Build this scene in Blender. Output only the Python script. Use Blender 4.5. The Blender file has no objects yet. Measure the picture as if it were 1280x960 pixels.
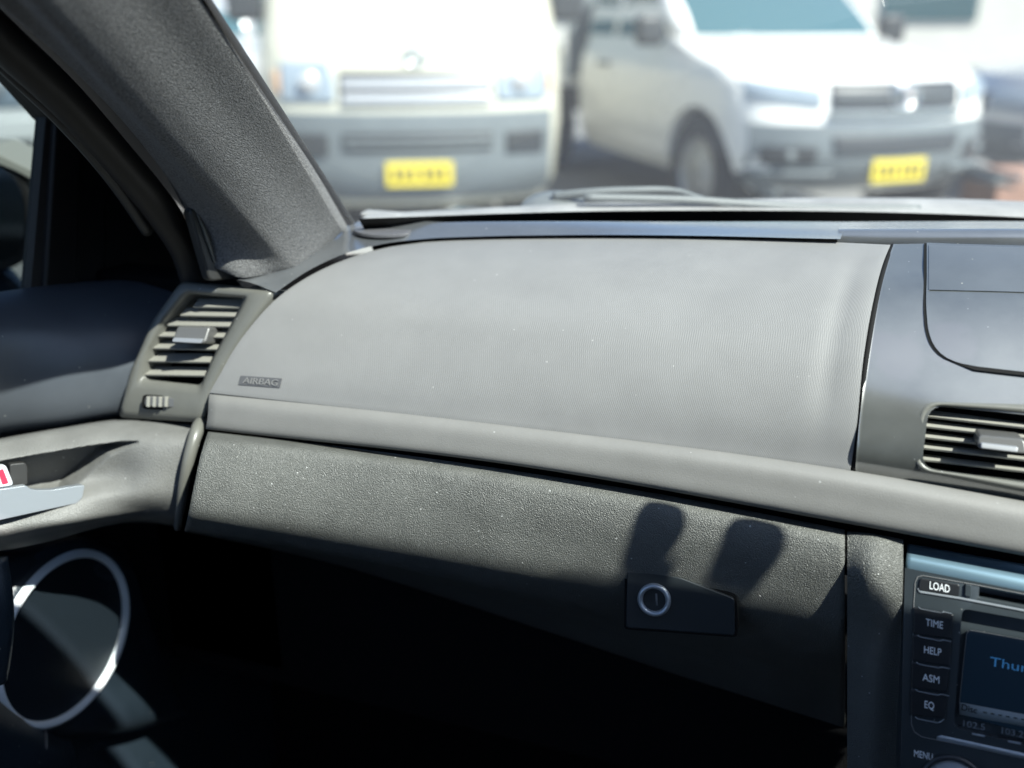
import bpy, bmesh, math, random
from mathutils import Vector, Matrix
from mathutils.bvhtree import BVHTree
random.seed(7)
SC = bpy.context.scene
COL = SC.collection
H = 1.33                      # eye height above the ground, metres
F, YAW, PITCH = 1200.0, math.radians(19), math.radians(21)

# ------------------------------------------------------------------ camera
FW = Vector((-math.sin(YAW)*math.cos(PITCH), math.cos(YAW)*math.cos(PITCH), -math.sin(PITCH)))
RT = Vector((math.cos(YAW), math.sin(YAW), 0))
UP = RT.cross(FW)
cam_d = bpy.data.cameras.new('camera'); cam = bpy.data.objects.new('camera', cam_d); COL.objects.link(cam)
cam.matrix_world = Matrix.Translation((0, 0, H)) @ Matrix((RT, UP, -FW)).transposed().to_4x4()
cam_d.sensor_width = 36; cam_d.lens = 36*F/1280
cam_d.clip_start = 0.02; cam_d.clip_end = 2000
cam_d.dof.use_dof = True; cam_d.dof.focus_distance = 0.64; cam_d.dof.aperture_fstop = 3.2
SC.camera = cam
# ------------------------------------------------------------------ world, sun, exposure
SUN_AZ, SUN_EL = math.radians(115), math.radians(50)
S = Vector((math.cos(SUN_EL)*math.sin(SUN_AZ), math.cos(SUN_EL)*math.cos(SUN_AZ), math.sin(SUN_EL)))
w = bpy.data.worlds.new('World'); SC.world = w; w.use_nodes = True
nt = w.node_tree; bg = nt.nodes['Background']
sky = nt.nodes.new('ShaderNodeTexSky'); sky.sky_type = 'NISHITA'; sky.sun_disc = False
sky.sun_elevation = SUN_EL; sky.sun_rotation = SUN_AZ
nt.links.new(sky.outputs[0], bg.inputs[0]); bg.inputs[1].default_value = 0.066
sd = bpy.data.lights.new('sun', 'SUN'); sd.energy = 5.0; sd.angle = math.radians(0.53); sd.color = (1, .90, .72)
so = bpy.data.objects.new('sun', sd); COL.objects.link(so); so.location = (3, 0, 8)
so.rotation_euler = S.to_track_quat('Z', 'Y').to_euler()
SC.view_settings.view_transform = 'Standard'; SC.view_settings.look = 'None'
SC.view_settings.exposure = 1.48; SC.view_settings.gamma = 1; SC.view_settings.use_curve_mapping = False
SC.view_settings.use_white_balance = True; SC.view_settings.white_balance_temperature = 5600; SC.view_settings.white_balance_tint = 10
SC.render.engine = 'CYCLES'
SC.cycles.use_denoising = True
SC.cycles.max_bounces = 8; SC.cycles.transparent_max_bounces = 12
SC.cycles.sample_clamp_indirect = 6

# ------------------------------------------------------------------ materials
def mat(name, col, rough=.5, metal=0, spec=.5, bump=None, var=None, coat=0, cior=1.5, crough=.05):
    """bump = (kind, scale, strength, distance); var = (scale, amount) slow tone variation, dust"""
    m = bpy.data.materials.new(name); m.use_nodes = True
    n, l = m.node_tree.nodes, m.node_tree.links
    b = n['Principled BSDF']
    b.inputs['Base Color'].default_value = (*col, 1)
    b.inputs['Roughness'].default_value = rough; b.inputs['Metallic'].default_value = metal
    b.inputs['Specular IOR Level'].default_value = spec
    b.inputs['Coat Weight'].default_value = coat; b.inputs['Coat Roughness'].default_value = crough; b.inputs['Coat IOR'].default_value = cior
    tc = n.new('ShaderNodeTexCoord')
    if var:
        t = n.new('ShaderNodeTexNoise'); t.inputs['Scale'].default_value = var[0]; t.inputs['Detail'].default_value = 6
        t.inputs['Roughness'].default_value = .65
        l.new(tc.outputs['Object'], t.inputs['Vector'])
        mr = n.new('ShaderNodeMapRange'); mr.inputs[1].default_value = .3; mr.inputs[2].default_value = .7
        mr.inputs[3].default_value = 1-var[1]; mr.inputs[4].default_value = 1+var[1]
        l.new(t.outputs[0], mr.inputs[0])
        mx = n.new('ShaderNodeMix'); mx.data_type = 'RGBA'; mx.blend_type = 'MULTIPLY'; mx.inputs[0].default_value = 1
        mx.inputs[6].default_value = (*col, 1); l.new(mr.outputs[0], mx.inputs[7]); l.new(mx.outputs[2], b.inputs['Base Color'])
        ro = n.new('ShaderNodeMapRange'); ro.inputs[1].default_value = .3; ro.inputs[2].default_value = .7
        ro.inputs[3].default_value = max(0, rough-.06); ro.inputs[4].default_value = rough+.06
        l.new(t.outputs[0], ro.inputs[0]); l.new(ro.outputs[0], b.inputs['Roughness'])
    if bump:
        kind, sc, st, dist = bump
        bp = n.new('ShaderNodeBump'); bp.inputs['Strength'].default_value = st; bp.inputs['Distance'].default_value = dist
        if kind == 'grain':
            t = n.new('ShaderNodeTexVoronoi'); t.feature = 'SMOOTH_F1'; t.inputs['Scale'].default_value = sc
            l.new(tc.outputs['Object'], t.inputs['Vector'])
            t2 = n.new('ShaderNodeTexNoise'); t2.inputs['Scale'].default_value = sc*.7; t2.inputs['Detail'].default_value = 2
            l.new(tc.outputs['Object'], t2.inputs['Vector'])
            a = n.new('ShaderNodeMath'); a.operation = 'MULTIPLY_ADD'; a.inputs[1].default_value = -1
            l.new(t.outputs['Distance'], a.inputs[0]); l.new(t2.outputs[0], a.inputs[2]); l.new(a.outputs[0], bp.inputs['Height'])
        elif kind == 'noise':
            t = n.new('ShaderNodeTexNoise'); t.inputs['Scale'].default_value = sc; t.inputs['Detail'].default_value = 3
            l.new(tc.outputs['Object'], t.inputs['Vector']); l.new(t.outputs[0], bp.inputs['Height'])
        elif kind == 'dots':      # regular small nubs, two crossed sine ridges
            sx = n.new('ShaderNodeSeparateXYZ'); l.new(tc.outputs['Object'], sx.inputs[0])
            yz = n.new('ShaderNodeMath'); yz.operation = 'SUBTRACT'; l.new(sx.outputs[1], yz.inputs[0]); l.new(sx.outputs[2], yz.inputs[1])
            outs = []
            for src in ((sx.outputs[1], sx.outputs[2]) if name == 'speaker_mesh' else (sx.outputs[0], yz.outputs[0])):
                mu = n.new('ShaderNodeMath'); mu.operation = 'MULTIPLY'; mu.inputs[1].default_value = sc; l.new(src, mu.inputs[0])
                si = n.new('ShaderNodeMath'); si.operation = 'SINE'; l.new(mu.outputs[0], si.inputs[0]); outs.append(si.outputs[0])
            pr = n.new('ShaderNodeMath'); pr.operation = 'MULTIPLY'; l.new(outs[0], pr.inputs[0]); l.new(outs[1], pr.inputs[1])
            l.new(pr.outputs[0], bp.inputs['Height'])
            if name == 'speaker_mesh':      # round perforations show the black behind
                gt = n.new('ShaderNodeMath'); gt.operation = 'GREATER_THAN'; gt.inputs[1].default_value = .30; l.new(pr.outputs[0], gt.inputs[0])
                cm = n.new('ShaderNodeMix'); cm.data_type = 'RGBA'; l.new(gt.outputs[0], cm.inputs[0]); cm.inputs[6].default_value = (*col, 1); cm.inputs[7].default_value = (.002, .002, .002, 1)
                l.new(cm.outputs[2], b.inputs['Base Color'])
        l.new(bp.outputs[0], b.inputs['Normal'])
    return m

def glass(name, tint=(.93, .97, .95), refl=1.0, veil=0.0):
    """thin automotive glass: lets light straight through, mirrors by fresnel, optional translucent film for dust and added haze"""
    m = bpy.data.materials.new(name); m.use_nodes = True
    n, l = m.node_tree.nodes, m.node_tree.links
    out = n['Material Output']; n.remove(n['Principled BSDF'])
    tr = n.new('ShaderNodeBsdfTransparent'); tr.inputs[0].default_value = (*tint, 1)
    gl = n.new('ShaderNodeBsdfGlossy'); gl.inputs['Roughness'].default_value = .02
    fr = n.new('ShaderNodeFresnel'); fr.inputs[0].default_value = 1.45
    mu = n.new('ShaderNodeMath'); mu.operation = 'MULTIPLY'; mu.inputs[1].default_value = refl; l.new(fr.outputs[0], mu.inputs[0])
    mx = n.new('ShaderNodeMixShader'); l.new(mu.outputs[0], mx.inputs[0]); l.new(tr.outputs[0], mx.inputs[1]); l.new(gl.outputs[0], mx.inputs[2])
    last = mx
    if veil:  # translucent share whitens the view through the glass as haze
        df = n.new('ShaderNodeBsdfTranslucent'); df.inputs[0].default_value = (.9, .9, .9, 1)
        m2 = n.new('ShaderNodeMixShader'); m2.inputs[0].default_value = veil
        l.new(mx.outputs[0], m2.inputs[1]); l.new(df.outputs[0], m2.inputs[2]); last = m2
    l.new(last.outputs[0], out.inputs[0])
    return m

def emit(name, col, st, base=(.01, .01, .01)):
    m = mat(name, base, .3)
    b = m.node_tree.nodes['Principled BSDF']
    b.inputs['Emission Color'].default_value = (*col, 1); b.inputs['Emission Strength'].default_value = st
    return m

M = dict(
    airbag=mat('airbag_vinyl', (.19, .19, .188), .6, spec=.35, bump=('dots', 4300, .16, .0004), var=(26, .05)),
    dash=mat('dash_soft_plastic', (.09, .095, .10), .4, spec=.5, coat=1, cior=2.7, crough=.2, bump=('noise', 1400, .10, .0003), var=(14, .12)),
    centre=mat('centre_satin_plastic', (.07, .074, .07), .4, spec=.5, coat=1, cior=2.7, crough=.2, bump=('noise', 1800, .06, .0002), var=(22, .18)),
    strip=mat('grained_strip', (.17, .168, .16), .55, spec=.4, bump=('grain', 1500, .25, .0003), var=(25, .06)),
    fascia=mat('leather_grain_fascia', (.105, .107, .098), .40, spec=.6, bump=('grain', 1650, 1, .0007), var=(40, .15)),
    vent=mat('vent_frame_plastic', (.13, .13, .115), .38, spec=.55, bump=('noise', 1500, .05, .0002), var=(30, .08)),
    slat=mat('vent_slat_plastic', (.25, .245, .215), .5, spec=.4),
    tab=mat('vent_tab_plastic', (.09, .09, .088), .3, spec=.6),
    black=mat('matt_black', (.006, .006, .006), .8, spec=.2),
    carpet=mat('black_carpet', (.006, .006, .0065), .95, spec=.1, bump=('noise', 700, .6, .002)),
    pad=mat('door_soft_pad', (.075, .085, .10), .42, spec=.7, bump=('noise', 900, .15, .0004), var=(12, .1)),
    arm=mat('door_grained_plastic', (.155, .155, .147), .5, spec=.45, bump=('grain', 1250, .6, .0005), var=(40, .12)),
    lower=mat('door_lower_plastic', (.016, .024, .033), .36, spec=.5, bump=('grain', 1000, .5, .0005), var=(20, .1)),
    silver=mat('satin_silver', (.38, .41, .44), .32, metal=.5),
    insert=mat('dull_silver_insert', (.34, .35, .36), .35, metal=.5),
    bez=mat('bezel_silver_sky_sheen', (.15, .23, .29), .3, metal=.55, bump=('noise', 2200, .05, .0002)),  # blue of the reflected sky put into the bezel top's colour
    grille=mat('speaker_mesh', (.013, .020, .028), .5, spec=.3, bump=('dots', 1900, .3, .0006)),
    pillar=mat('pillar_cloth', (.165, .165, .166), .95, spec=.15, bump=('noise', 1100, 1, .0018), var=(760, .55)),
    seal=mat('dark_rubber', (.022, .02, .018), .5, spec=.4),
    sail=mat('door_frame_plastic', (.028, .028, .027), .45, spec=.5, bump=('noise', 900, .1, .0003)),
    frit=mat('black_ceramic_band', (.004, .004, .004), .5, spec=.3),
    cowl=mat('weathered_cowl_plastic', (.22, .22, .215), .5, var=(20, .2)),
    wiper=mat('wiper_grey', (.11, .12, .12), .5),
    headlining=mat('headlining_cloth', (.045, .045, .045), .95, spec=.1, bump=('noise', 900, .5, .001)),
    seat=mat('seat_cloth', (.02, .02, .022), .9, spec=.2, bump=('noise', 700, .5, .001)),
    paintc=mat('own_car_paint', (.05, .06, .08), .25, spec=.5, coat=1),
    radio=mat('radio_satin', (.03, .037, .042), .3, spec=.6, bump=('noise', 2200, .05, .0002)),
    button=mat('radio_button', (.014, .015, .017), .3, spec=.6),
    legend=mat('white_legend', (.75, .78, .8), .5),
    greyline=mat('grey_keyline', (.18, .18, .18), .4),
    screen=emit('radio_screen', (.003, .010, .02), .15, (.004, .006, .01)),
    screentext=emit('screen_text_blue', (.03, .11, .24), .28),
    band=mat('screen_band', (.26, .28, .28), .4),
    dimtext=mat('dim_screen_digits', (.16, .18, .20), .4),
    red=mat('red_marker', (.75, .03, .07), .4),
    white_plastic=mat('white_lock_plastic', (.7, .72, .75), .35),
    glass=glass('clear_windscreen_glass', veil=.05),
    sideglass=glass('side_window_glass', (.25, .29, .30)),
    mirror=mat('mirror_glass', (.30, .33, .36), .04, metal=1),
    white=mat('white_car_paint', (.72, .71, .67), .3, spec=.5, coat=.8, var=(1.5, .03)),
    cream=mat('cream_van_paint', (.46, .445, .36), .3, spec=.5, coat=.8, var=(1.5, .03)),
    bumper=mat('grey_bumper_plastic', (.125, .142, .148), .5, var=(4, .1)),
    darkg=mat('dark_grille_plastic', (.03, .033, .035), .45),
    chrome=mat('chrome', (.8, .82, .83), .12, metal=1),
    lamp=mat('headlamp_lens', (.24, .28, .32), .3, spec=.5, coat=.5, crough=.3),
    orange=mat('orange_indicator', (.5, .33, .2), .25),
    plate=mat('yellow_plate', (.60, .49, .03), .45),
    platetext=mat('plate_characters', (.03, .03, .02), .5),
    cglass=mat('dark_car_glass', (.05, .10, .115), .12, spec=.6),
    tyre=mat('tyre_rubber', (.03, .03, .03), .85),
    rim=mat('steel_wheel', (.35, .35, .34), .4, metal=.6),
    silverp=mat('silver_car_paint', (.50, .50, .50), .3, metal=.3, coat=.8),
    asphalt=mat('asphalt', (.16, .16, .155), .9, bump=('noise', 60, .5, .01), var=(.8, .2)),
    concrete=mat('pale_concrete', (.55, .52, .46), .85, bump=('noise', 40, .3, .01), var=(3, .1)),
    line=mat('white_road_paint', (.75, .75, .72), .7),
    wall=mat('rendered_wall', (.62, .60, .54), .85, var=(1, .06)),
    brick=mat('orange_brick', (.24, .14, .10), .85, var=(6, .2)),
    leaf=mat('leaf_green', (.075, .13, .035), .6, var=(3, .3)),
    bark=mat('bark', (.12, .09, .06), .9, bump=('noise', 30, .7, .02)),
)

# ------------------------------------------------------------------ geometry helpers (interior works relative to the eye point, H above ground)
def ray(u, v): return FW + RT*((u-640)/F) - UP*((v-480)/F)
def PX(u, v, X): d = ray(u, v); return d*(X/d.x)
def PY(u, v, Y): d = ray(u, v); return d*(Y/d.y)
def PZ(u, v, Z): d = ray(u, v); return d*(Z/d.z)
class Pl:
    def __init__(s, p, n): s.p, s.n = Vector(p), Vector(n).normalized()
    def __call__(s, u, v, off=0):
        d = ray(u, v); return d*(((s.p + s.n*off).dot(s.n))/d.dot(s.n))

def new_obj(name, me, m, parent=None, world=True):
    o = bpy.data.objects.new(name, me); COL.objects.link(o)
    if m is not None: me.materials.append(m)
    if parent is not None:
        o.parent = parent
        if world and 'base' in parent: o.location = -Vector(parent['base'])
        elif world and parent.parent is not None and parent.type == 'MESH': pass
    return o
def empty(name, base, label, cat, group=None, rz=0, kind=None):
    o = bpy.data.objects.new(name, None); COL.objects.link(o); o.location = base; o.rotation_euler = (0, 0, rz)
    o.empty_display_size = .05
    o['label'] = label; o['category'] = cat
    if group: o['group'] = group
    return o
def tag(o, label=None, cat=None, group=None, kind=None):
    if label: o['label'] = label
    if cat: o['category'] = cat
    if group: o['group'] = group
    if kind: o['kind'] = kind
    return o
def smooth(me, ang=None):
    for p in me.polygons: p.use_smooth = True
def cr(pts, n):
    """Catmull-Rom through pts, n samples"""
    P = [Vector(p) for p in pts]
    if len(P) == 2: return [P[0].lerp(P[1], i/(n-1)) for i in range(n)]
    Q = [P[0]*2-P[1]] + P + [P[-1]*2-P[-2]]
    out = []
    L = [0]
    for i in range(len(P)-1): L.append(L[-1]+(P[i+1]-P[i]).length)
    for k in range(n):
        s = L[-1]*k/(n-1)
        i = 0
        while i < len(P)-2 and s > L[i+1]: i += 1
        t = (s-L[i])/max(1e-9, L[i+1]-L[i]); a, b, c, d = Q[i:i+4]
        # non-uniform tangents keep the curve tight
        h = L[i+1]-L[i]; hp = (L[i]-L[i-1]) if i > 0 else h; hn = (L[i+2]-L[i+1]) if i+2 < len(L) else h
        m1 = ((b-a)/hp*h*(h/(hp+h)) + (c-b)*(hp/(hp+h))) if i > 0 else (c-b)
        m2 = ((c-b)*(hn/(hn+h)) + (d-c)/hn*h*(h/(hn+h))) if i+2 < len(L) else (c-b)
        t2, t3 = t*t, t*t*t
        out.append(b*(2*t3-3*t2+1) + m1*(t3-2*t2+t) + c*(-2*t3+3*t2) + m2*(t3-t2))
    return out
def orient(bm, toward=Vector((0, 0, 0))):
    """make an open sheet's normals point to the viewer's side"""
    s = 0
    bm.normal_update()
    for f in bm.faces: s += f.normal.dot(toward-f.calc_center_median())*f.calc_area()
    if s < 0: bmesh.ops.reverse_faces(bm, faces=bm.faces[:])
def grid_bm(G, toward=Vector((0, 0, 0))):
    bm = bmesh.new(); V = [[bm.verts.new(p) for p in r] for r in G]
    for i in range(len(V)-1):
        for j in range(len(V[0])-1): bm.faces.new((V[i][j], V[i][j+1], V[i+1][j+1], V[i+1][j]))
    if toward is not None: orient(bm, toward)
    return bm
def finish(name, bm, m, parent, thick=0, bev=0, world=True, seg=2, lift=H, offset=-1):
    if lift: bmesh.ops.translate(bm, verts=bm.verts[:], vec=(0, 0, lift))
    me = bpy.data.meshes.new(name); bm.to_mesh(me); bm.free(); smooth(me)
    o = new_obj(name, me, m, parent, world)
    if thick:
        s = o.modifiers.new('solid', 'SOLIDIFY'); s.thickness = thick; s.offset = offset; s.use_even_offset = False
    if bev:
        b = o.modifiers.new('bevel', 'BEVEL'); b.width = bev; b.segments = seg; b.limit_method = 'ANGLE'; b.angle_limit = math.radians(40); b.harden_normals = False
    if thick or bev:
        wn = o.modifiers.new('wn', 'WEIGHTED_NORMAL'); wn.keep_sharp = True
        me.polygons.foreach_set('use_smooth', [True]*len(me.polygons))
    return o
def sheet(rows, nu=60, nv=30):
    R = [cr(r, nu) for r in rows]
    cols = [cr([R[i][j] for i in range(len(R))], nv) for j in range(nu)]
    return [[cols[j][i] for j in range(nu)] for i in range(nv)]
BVH = {}
def patch(name, rows, m, parent, nu=60, nv=30, thick=.004, bev=.0015, key=None, toward=Vector((0, 0, 0))):
    bm = grid_bm(sheet(rows, nu, nv), toward)
    if key: BVH[key] = BVHTree.FromBMesh(bm)
    return finish(name, bm, m, parent, thick, bev)
def hit(u, v, key, off=0):
    d = ray(u, v).normalized(); r = BVH[key].ray_cast(Vector((0, 0, 0)), d)
    if r[0] is None:          # ray passes just beside the sheet: continue its surface
        p = d*.75
        for _ in range(40):
            r = BVH[key].find_nearest(p); n = r[1]; k = d.dot(n)
            p = d*(r[0].dot(n)/k) if abs(k) > .15 else d*r[0].dot(d)
        n = n if n.dot(d) < 0 else -n
        return p + n*off
    n = r[1] if r[1].dot(d) < 0 else -r[1]
    return r[0] + n*off
def roundpoly(P, r, k=5):
    P = [Vector(p) for p in P]; out = []
    for i, p in enumerate(P):
        a, b = P[i-1], P[(i+1) % len(P)]
        ra = min(r, (a-p).length*.45); rb = min(r, (b-p).length*.45)
        s, e = p+(a-p).normalized()*ra, p+(b-p).normalized()*rb
        for j in range(k):
            t = j/(k-1); out.append(s*(1-t)**2 + p*2*t*(1-t) + e*t*t)
    return out
def bridge(loops, cap0=False, cap1=False, closed=True):
    bm = bmesh.new(); V = [[bm.verts.new(p) for p in l] for l in loops]; n = len(V[0])
    for i in range(len(V)-1):
        for j in range(n if closed else n-1): bm.faces.new((V[i][j], V[i][(j+1) % n], V[i+1][(j+1) % n], V[i+1][j]))
    if cap0: bm.faces.new(V[0][::-1])
    if cap1: bm.faces.new(V[-1])
    bmesh.ops.recalc_face_normals(bm, faces=bm.faces[:])
    return bm
def prism(name, P, d, m, parent, r=0, bev=.0008, k=5, seg=2, lift=H, world=True):
    """solid plate: outline P pushed by vector d"""
    P = roundpoly(P, r, k) if r else [Vector(p) for p in P]
    d = Vector(d)
    return finish(name, bridge([P, [p+d for p in P]], True, True), m, parent, 0, bev, world, seg, lift)
def tube(name, pts, rad, m, parent, n=40, k=10, lift=H, world=True, closed=False):
    C = cr(pts, n); loops = []
    for i, p in enumerate(C):
        t = (C[min(i+1, n-1)]-C[max(i-1, 0)]).normalized()
        a = t.orthogonal() if i == 0 else a-t*a.dot(t)
        a = a.normalized(); b = t.cross(a)
        rr = rad(i/(n-1)) if callable(rad) else rad
        loops.append([p+(a*math.cos(q*2*math.pi/k)+b*math.sin(q*2*math.pi/k))*rr for q in range(k)])
    return finish(name, bridge(loops, True, True), m, parent, 0, 0, world, lift=lift)
def lathe(c, ax, prof, k=48):
    """loops round axis ax through c; prof = [(radius, height)]"""
    ax = Vector(ax).normalized(); a = ax.orthogonal().normalized(); b = ax.cross(a); c = Vector(c)
    return [[c+ax*h+(a*math.cos(q*2*math.pi/k)+b*math.sin(q*2*math.pi/k))*r for q in range(k)] for r, h in prof]
def box_bm(x0, x1, y0, y1, z0, z1):
    bm = bmesh.new(); bmesh.ops.create_cube(bm, size=1)
    for v in bm.verts: v.co = Vector(((x0+x1)/2+v.co.x*(x1-x0), (y0+y1)/2+v.co.y*(y1-y0), (z0+z1)/2+v.co.z*(z1-z0)))
    return bm
def cut(o, bm):
    """carve the solid bm out of object o, keep plain mesh"""
    me = bpy.data.meshes.new('c'); bmesh.ops.recalc_face_normals(bm, faces=bm.faces[:]); bm.to_mesh(me); bm.free()
    c = bpy.data.objects.new('c', me); COL.objects.link(c); c.location = o.location
    if o.parent: c.parent = o.parent
    b = o.modifiers.new('b', 'BOOLEAN'); b.object = c; b.operation = 'DIFFERENCE'; b.solver = 'EXACT'
    i = [q.name for q in o.modifiers].index('b')
    while i > 0 and o.modifiers[i-1].type in ('WEIGHTED_NORMAL', 'BEVEL'): o.modifiers.move(i, i-1); i -= 1
    bpy.context.view_layer.update()
    dg = bpy.context.evaluated_depsgraph_get()
    new = bpy.data.meshes.new_from_object(o.evaluated_get(dg)); old = o.data
    o.modifiers.clear(); o.data = new; bpy.data.objects.remove(c)
    bm2 = bmesh.new(); bm2.from_mesh(new)
    for e in bm2.edges:
        if len(e.link_faces) == 2 and e.calc_face_angle(0) > math.radians(35): e.smooth = False
    bm2.to_mesh(new); bm2.free(); smooth(new)
    return o
def text(s, A, B, C, m, parent, name='legend', ext=.0003, lift=H, world=True, fit=True, bold=0.0):
    """s written from A (baseline left) to B (baseline right); C = a point above A giving the up direction and cap height"""
    cu = bpy.data.curves.new(name, 'FONT'); cu.body = s; cu.size = 1; cu.extrude = 0; cu.resolution_u = 3; cu.offset = bold
    o = bpy.data.objects.new('t', cu); COL.objects.link(o)
    bpy.context.view_layer.update(); dg = bpy.context.evaluated_depsgraph_get()
    me = bpy.data.meshes.new_from_object(o.evaluated_get(dg)); bpy.data.objects.remove(o)
    xs = [v.co.x for v in me.vertices]; ys = [v.co.y for v in me.vertices]
    x0, x1, y1 = min(xs), max(xs), .70
    A, B, C = Vector(A), Vector(B), Vector(C); n = (B-A).cross(C-A).normalized()
    bm = bmesh.new(); bm.from_mesh(me)
    for v in bm.verts: v.co = A + (B-A)*((v.co.x-x0)/(x1-x0)) + (C-A)*(v.co.y/y1)
    r = bmesh.ops.extrude_face_region(bm, geom=bm.faces[:])
    bmesh.ops.translate(bm, verts=[g for g in r['geom'] if isinstance(g, bmesh.types.BMVert)], vec=n*ext)
    bmesh.ops.translate(bm, verts=bm.verts[:], vec=(0, 0, lift))
    m2 = bpy.data.meshes.new(name); bm.to_mesh(m2); bm.free()
    return new_obj(name, m2, m, parent, world)

# ================================================================== SETTING
g = finish('ground', grid_bm([[Vector((x, y, 0)) for x in (-600, -40, 0, 40, 600)] for y in (-600, -40, 0, 40, 600)], Vector((0, 0, 50))), M['asphalt'], None, lift=0)
tag(g, kind='structure', label='grey asphalt car park surface')
V27 = math.radians(27)
RH = Matrix.Rotation(V27, 3, 'Z')
# painted bay lines run along the parked row's heading
for i in range(6):
    c = Vector((-6.3, 1.4, 0)) + RH @ Vector((2.75*i, 3.0, 0))
    a, b = RH @ Vector((.05, 0, 0)), RH @ Vector((0, 2.4, 0))
    bm = grid_bm([[c-a-b, c+a-b], [c-a+b, c+a+b]], Vector((0, 0, 50)))
    bmesh.ops.translate(bm, verts=bm.verts[:], vec=(0, 0, .004))
    o = finish('bay_line', bm, M['line'], None, lift=0); tag(o, kind='structure')

# ================================================================== OWN CAR BODY
body = empty('parked_car', (.16, -.4, 0), 'dark car we sit in, its grey cloth windscreen pillar framing the left of the view', 'car')
body['base'] = (.16, -.4, 0)
BLp = PZ(437, 281, -.163); TLp = PY(250, 0, .49)
dirp = (TLp-BLp); TL2 = BLp + dirp*((.27-BLp.z)/dirp.z)
def mir(p): return Vector((.32-p.x, p.y, p.z))
def wsL(t): return BLp.lerp(TL2, t)
# windscreen pane: bowed between the two pillar edges
rows = []
for t in (0, .35, .7, 1):
    L = wsL(t) if t else BLp + Vector((-.01, .02, -.03)); R_ = mir(L); c = L.lerp(R_, .5) + Vector((0, .21-.09*t, -.002))
    q = L.lerp(R_, .2) + Vector((0, .125-.05*t, -.001)); q2 = mir(q)
    rows.append([L, q, c, q2, R_])
patch('windscreen', rows, M['glass'], body, 50, 16, thick=0, bev=0)
# black ceramic band round the glass, just inside
def glp(t, s):
    L = wsL(t) if t > 0 else BLp + Vector((-.01, .02, -.03))*min(1, -t*10+1 if t < 0 else 1)
    return L
fb = []
low = cr(rows[0], 50); up = cr([p.copy() for p in rows[1]], 50)
inw = Vector((0, -.003, -.003))
fb = [[low[i]+inw+Vector((0, 0, -.01)) for i in range(1, 49)], [low[i].lerp(up[i], .15)+inw for i in range(1, 49)], [low[i].lerp(up[i], .235)+inw for i in range(1, 49)]]
finish('windscreen_surround', grid_bm(fb), M['frit'], body, .001)
tube('windscreen_seal', [BLp+Vector((-.004, .014, -.004)), wsL(.3)+Vector((0, .006, 0)), wsL(.6)+Vector((0, .006, 0)), TL2+Vector((0, .006, 0))], .0028, M['frit'], body, 30, 8)
# pillar trim: cloth-covered, bulging towards the seats
Lp = [PX(302, 347, -.425), PX(240, 262, -.455), PX(165, 165, -.455), PX(75, 71, -.445), PX(0, 8, -.43)]
Lp.append(Lp[-1] + (Lp[-1]-Lp[-2])*1.3); Lp.append(Lp[-1] + (Lp[-1]-Lp[-3])*.8)
Rp = [BLp+Vector((-.002, -.004, -.003)), wsL(.18), wsL(.36), wsL(.55), wsL(.72), wsL(.9), wsL(1.05)]
axis = (TL2-BLp).normalized()
rows = []
for i, (r_, l_) in enumerate(zip(Rp, Lp)):
    n_ = axis.cross(l_-r_).normalized()
    if n_.dot(-l_) < 0: n_ = -n_
    b_ = .017 if i else .010
    b_ = .036 if i > 1 else (.030 if i else .018)
    rows.append([r_+Vector((-.012, .03, -.01)), r_, r_.lerp(l_, .22)+n_*b_*.38, r_.lerp(l_, .46)+n_*b_*.84, r_.lerp(l_, .60)+n_*b_*.98, r_.lerp(l_, .82)+n_*b_*.42, l_, l_+(l_-r_).normalized()*.01-n_*.02])
patch('pillar_trim', rows, M['pillar'], body, 60, 60, .003, 0, key='pillar')
# same trim on the driver side (mirrored)
patch('pillar_trim', [[mir(p) for p in r] for r in rows], M['pillar'], body, 30, 30, .003, 0, toward=Vector((.2, 0, 0)))
# door-aperture rubber and the foot cover with two ridges
tube('door_aperture_seal', [PX(-90, -38, -.47), PX(0, 48, -.475), PX(75, 118, -.48), PX(140, 190, -.485), PX(200, 262, -.485), PX(236, 320, -.485), PX(246, 352, -.485)], .0125, M['seal'], body, 50, 12)
tube('door_aperture_lip', [PX(-90, -22, -.49), PX(0, 78, -.49), PX(75, 150, -.49), PX(140, 225, -.495), PX(185, 290, -.5)], .0045, M['sail'], body, 50, 8)
fp = Pl(PX(285, 300, -.44), (.9, -.45, .1))
prism('pillar_foot_cover', [fp(236, 262), fp(252, 256), fp(280, 257), fp(294, 268), fp(306, 300), fp(319, 338), fp(300, 348), fp(262, 352)], fp.n*-.012, M['sail'], body, .004, .002)
for du in (0, 13):
    tube('foot_cover_ridge', [fp(247+du, 268, .001), fp(254+du, 285, .0015), fp(262+du, 308, .0015), fp(268+du, 328, .001)], lambda t: .0012*(1-.5*abs(2*t-1)), M['vent'], body, 20, 6)
Op = [(300, 362), (240, 275), (150, 190), (70, 95), (0, 20), (-160, -150)]
Op = [PX(u, v, -.665) for u, v in Op]; Op.append(Op[-1]+(Op[-1]-Op[-2])*.8)
patch('body_pillar', [[a+Vector((.01, .02, .004)), a.lerp(b_, .5)+Vector((0, .02, .012)), b_] for a, b_ in zip(Lp, Op)], M['black'], body, 10, 50, .004, 0)
wallbox = lambda name, a, m, bev=.004: finish(name, box_bm(*a), m, body, 0, bev)
wallbox('door_shut_panel', (-.70, -.66, .30, 1.0, -.95, -.27), M['carpet'])
wallbox('dash_end_panel', (-.66, -.46, .66, .70, -.6, -.21), M['carpet'])
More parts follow.
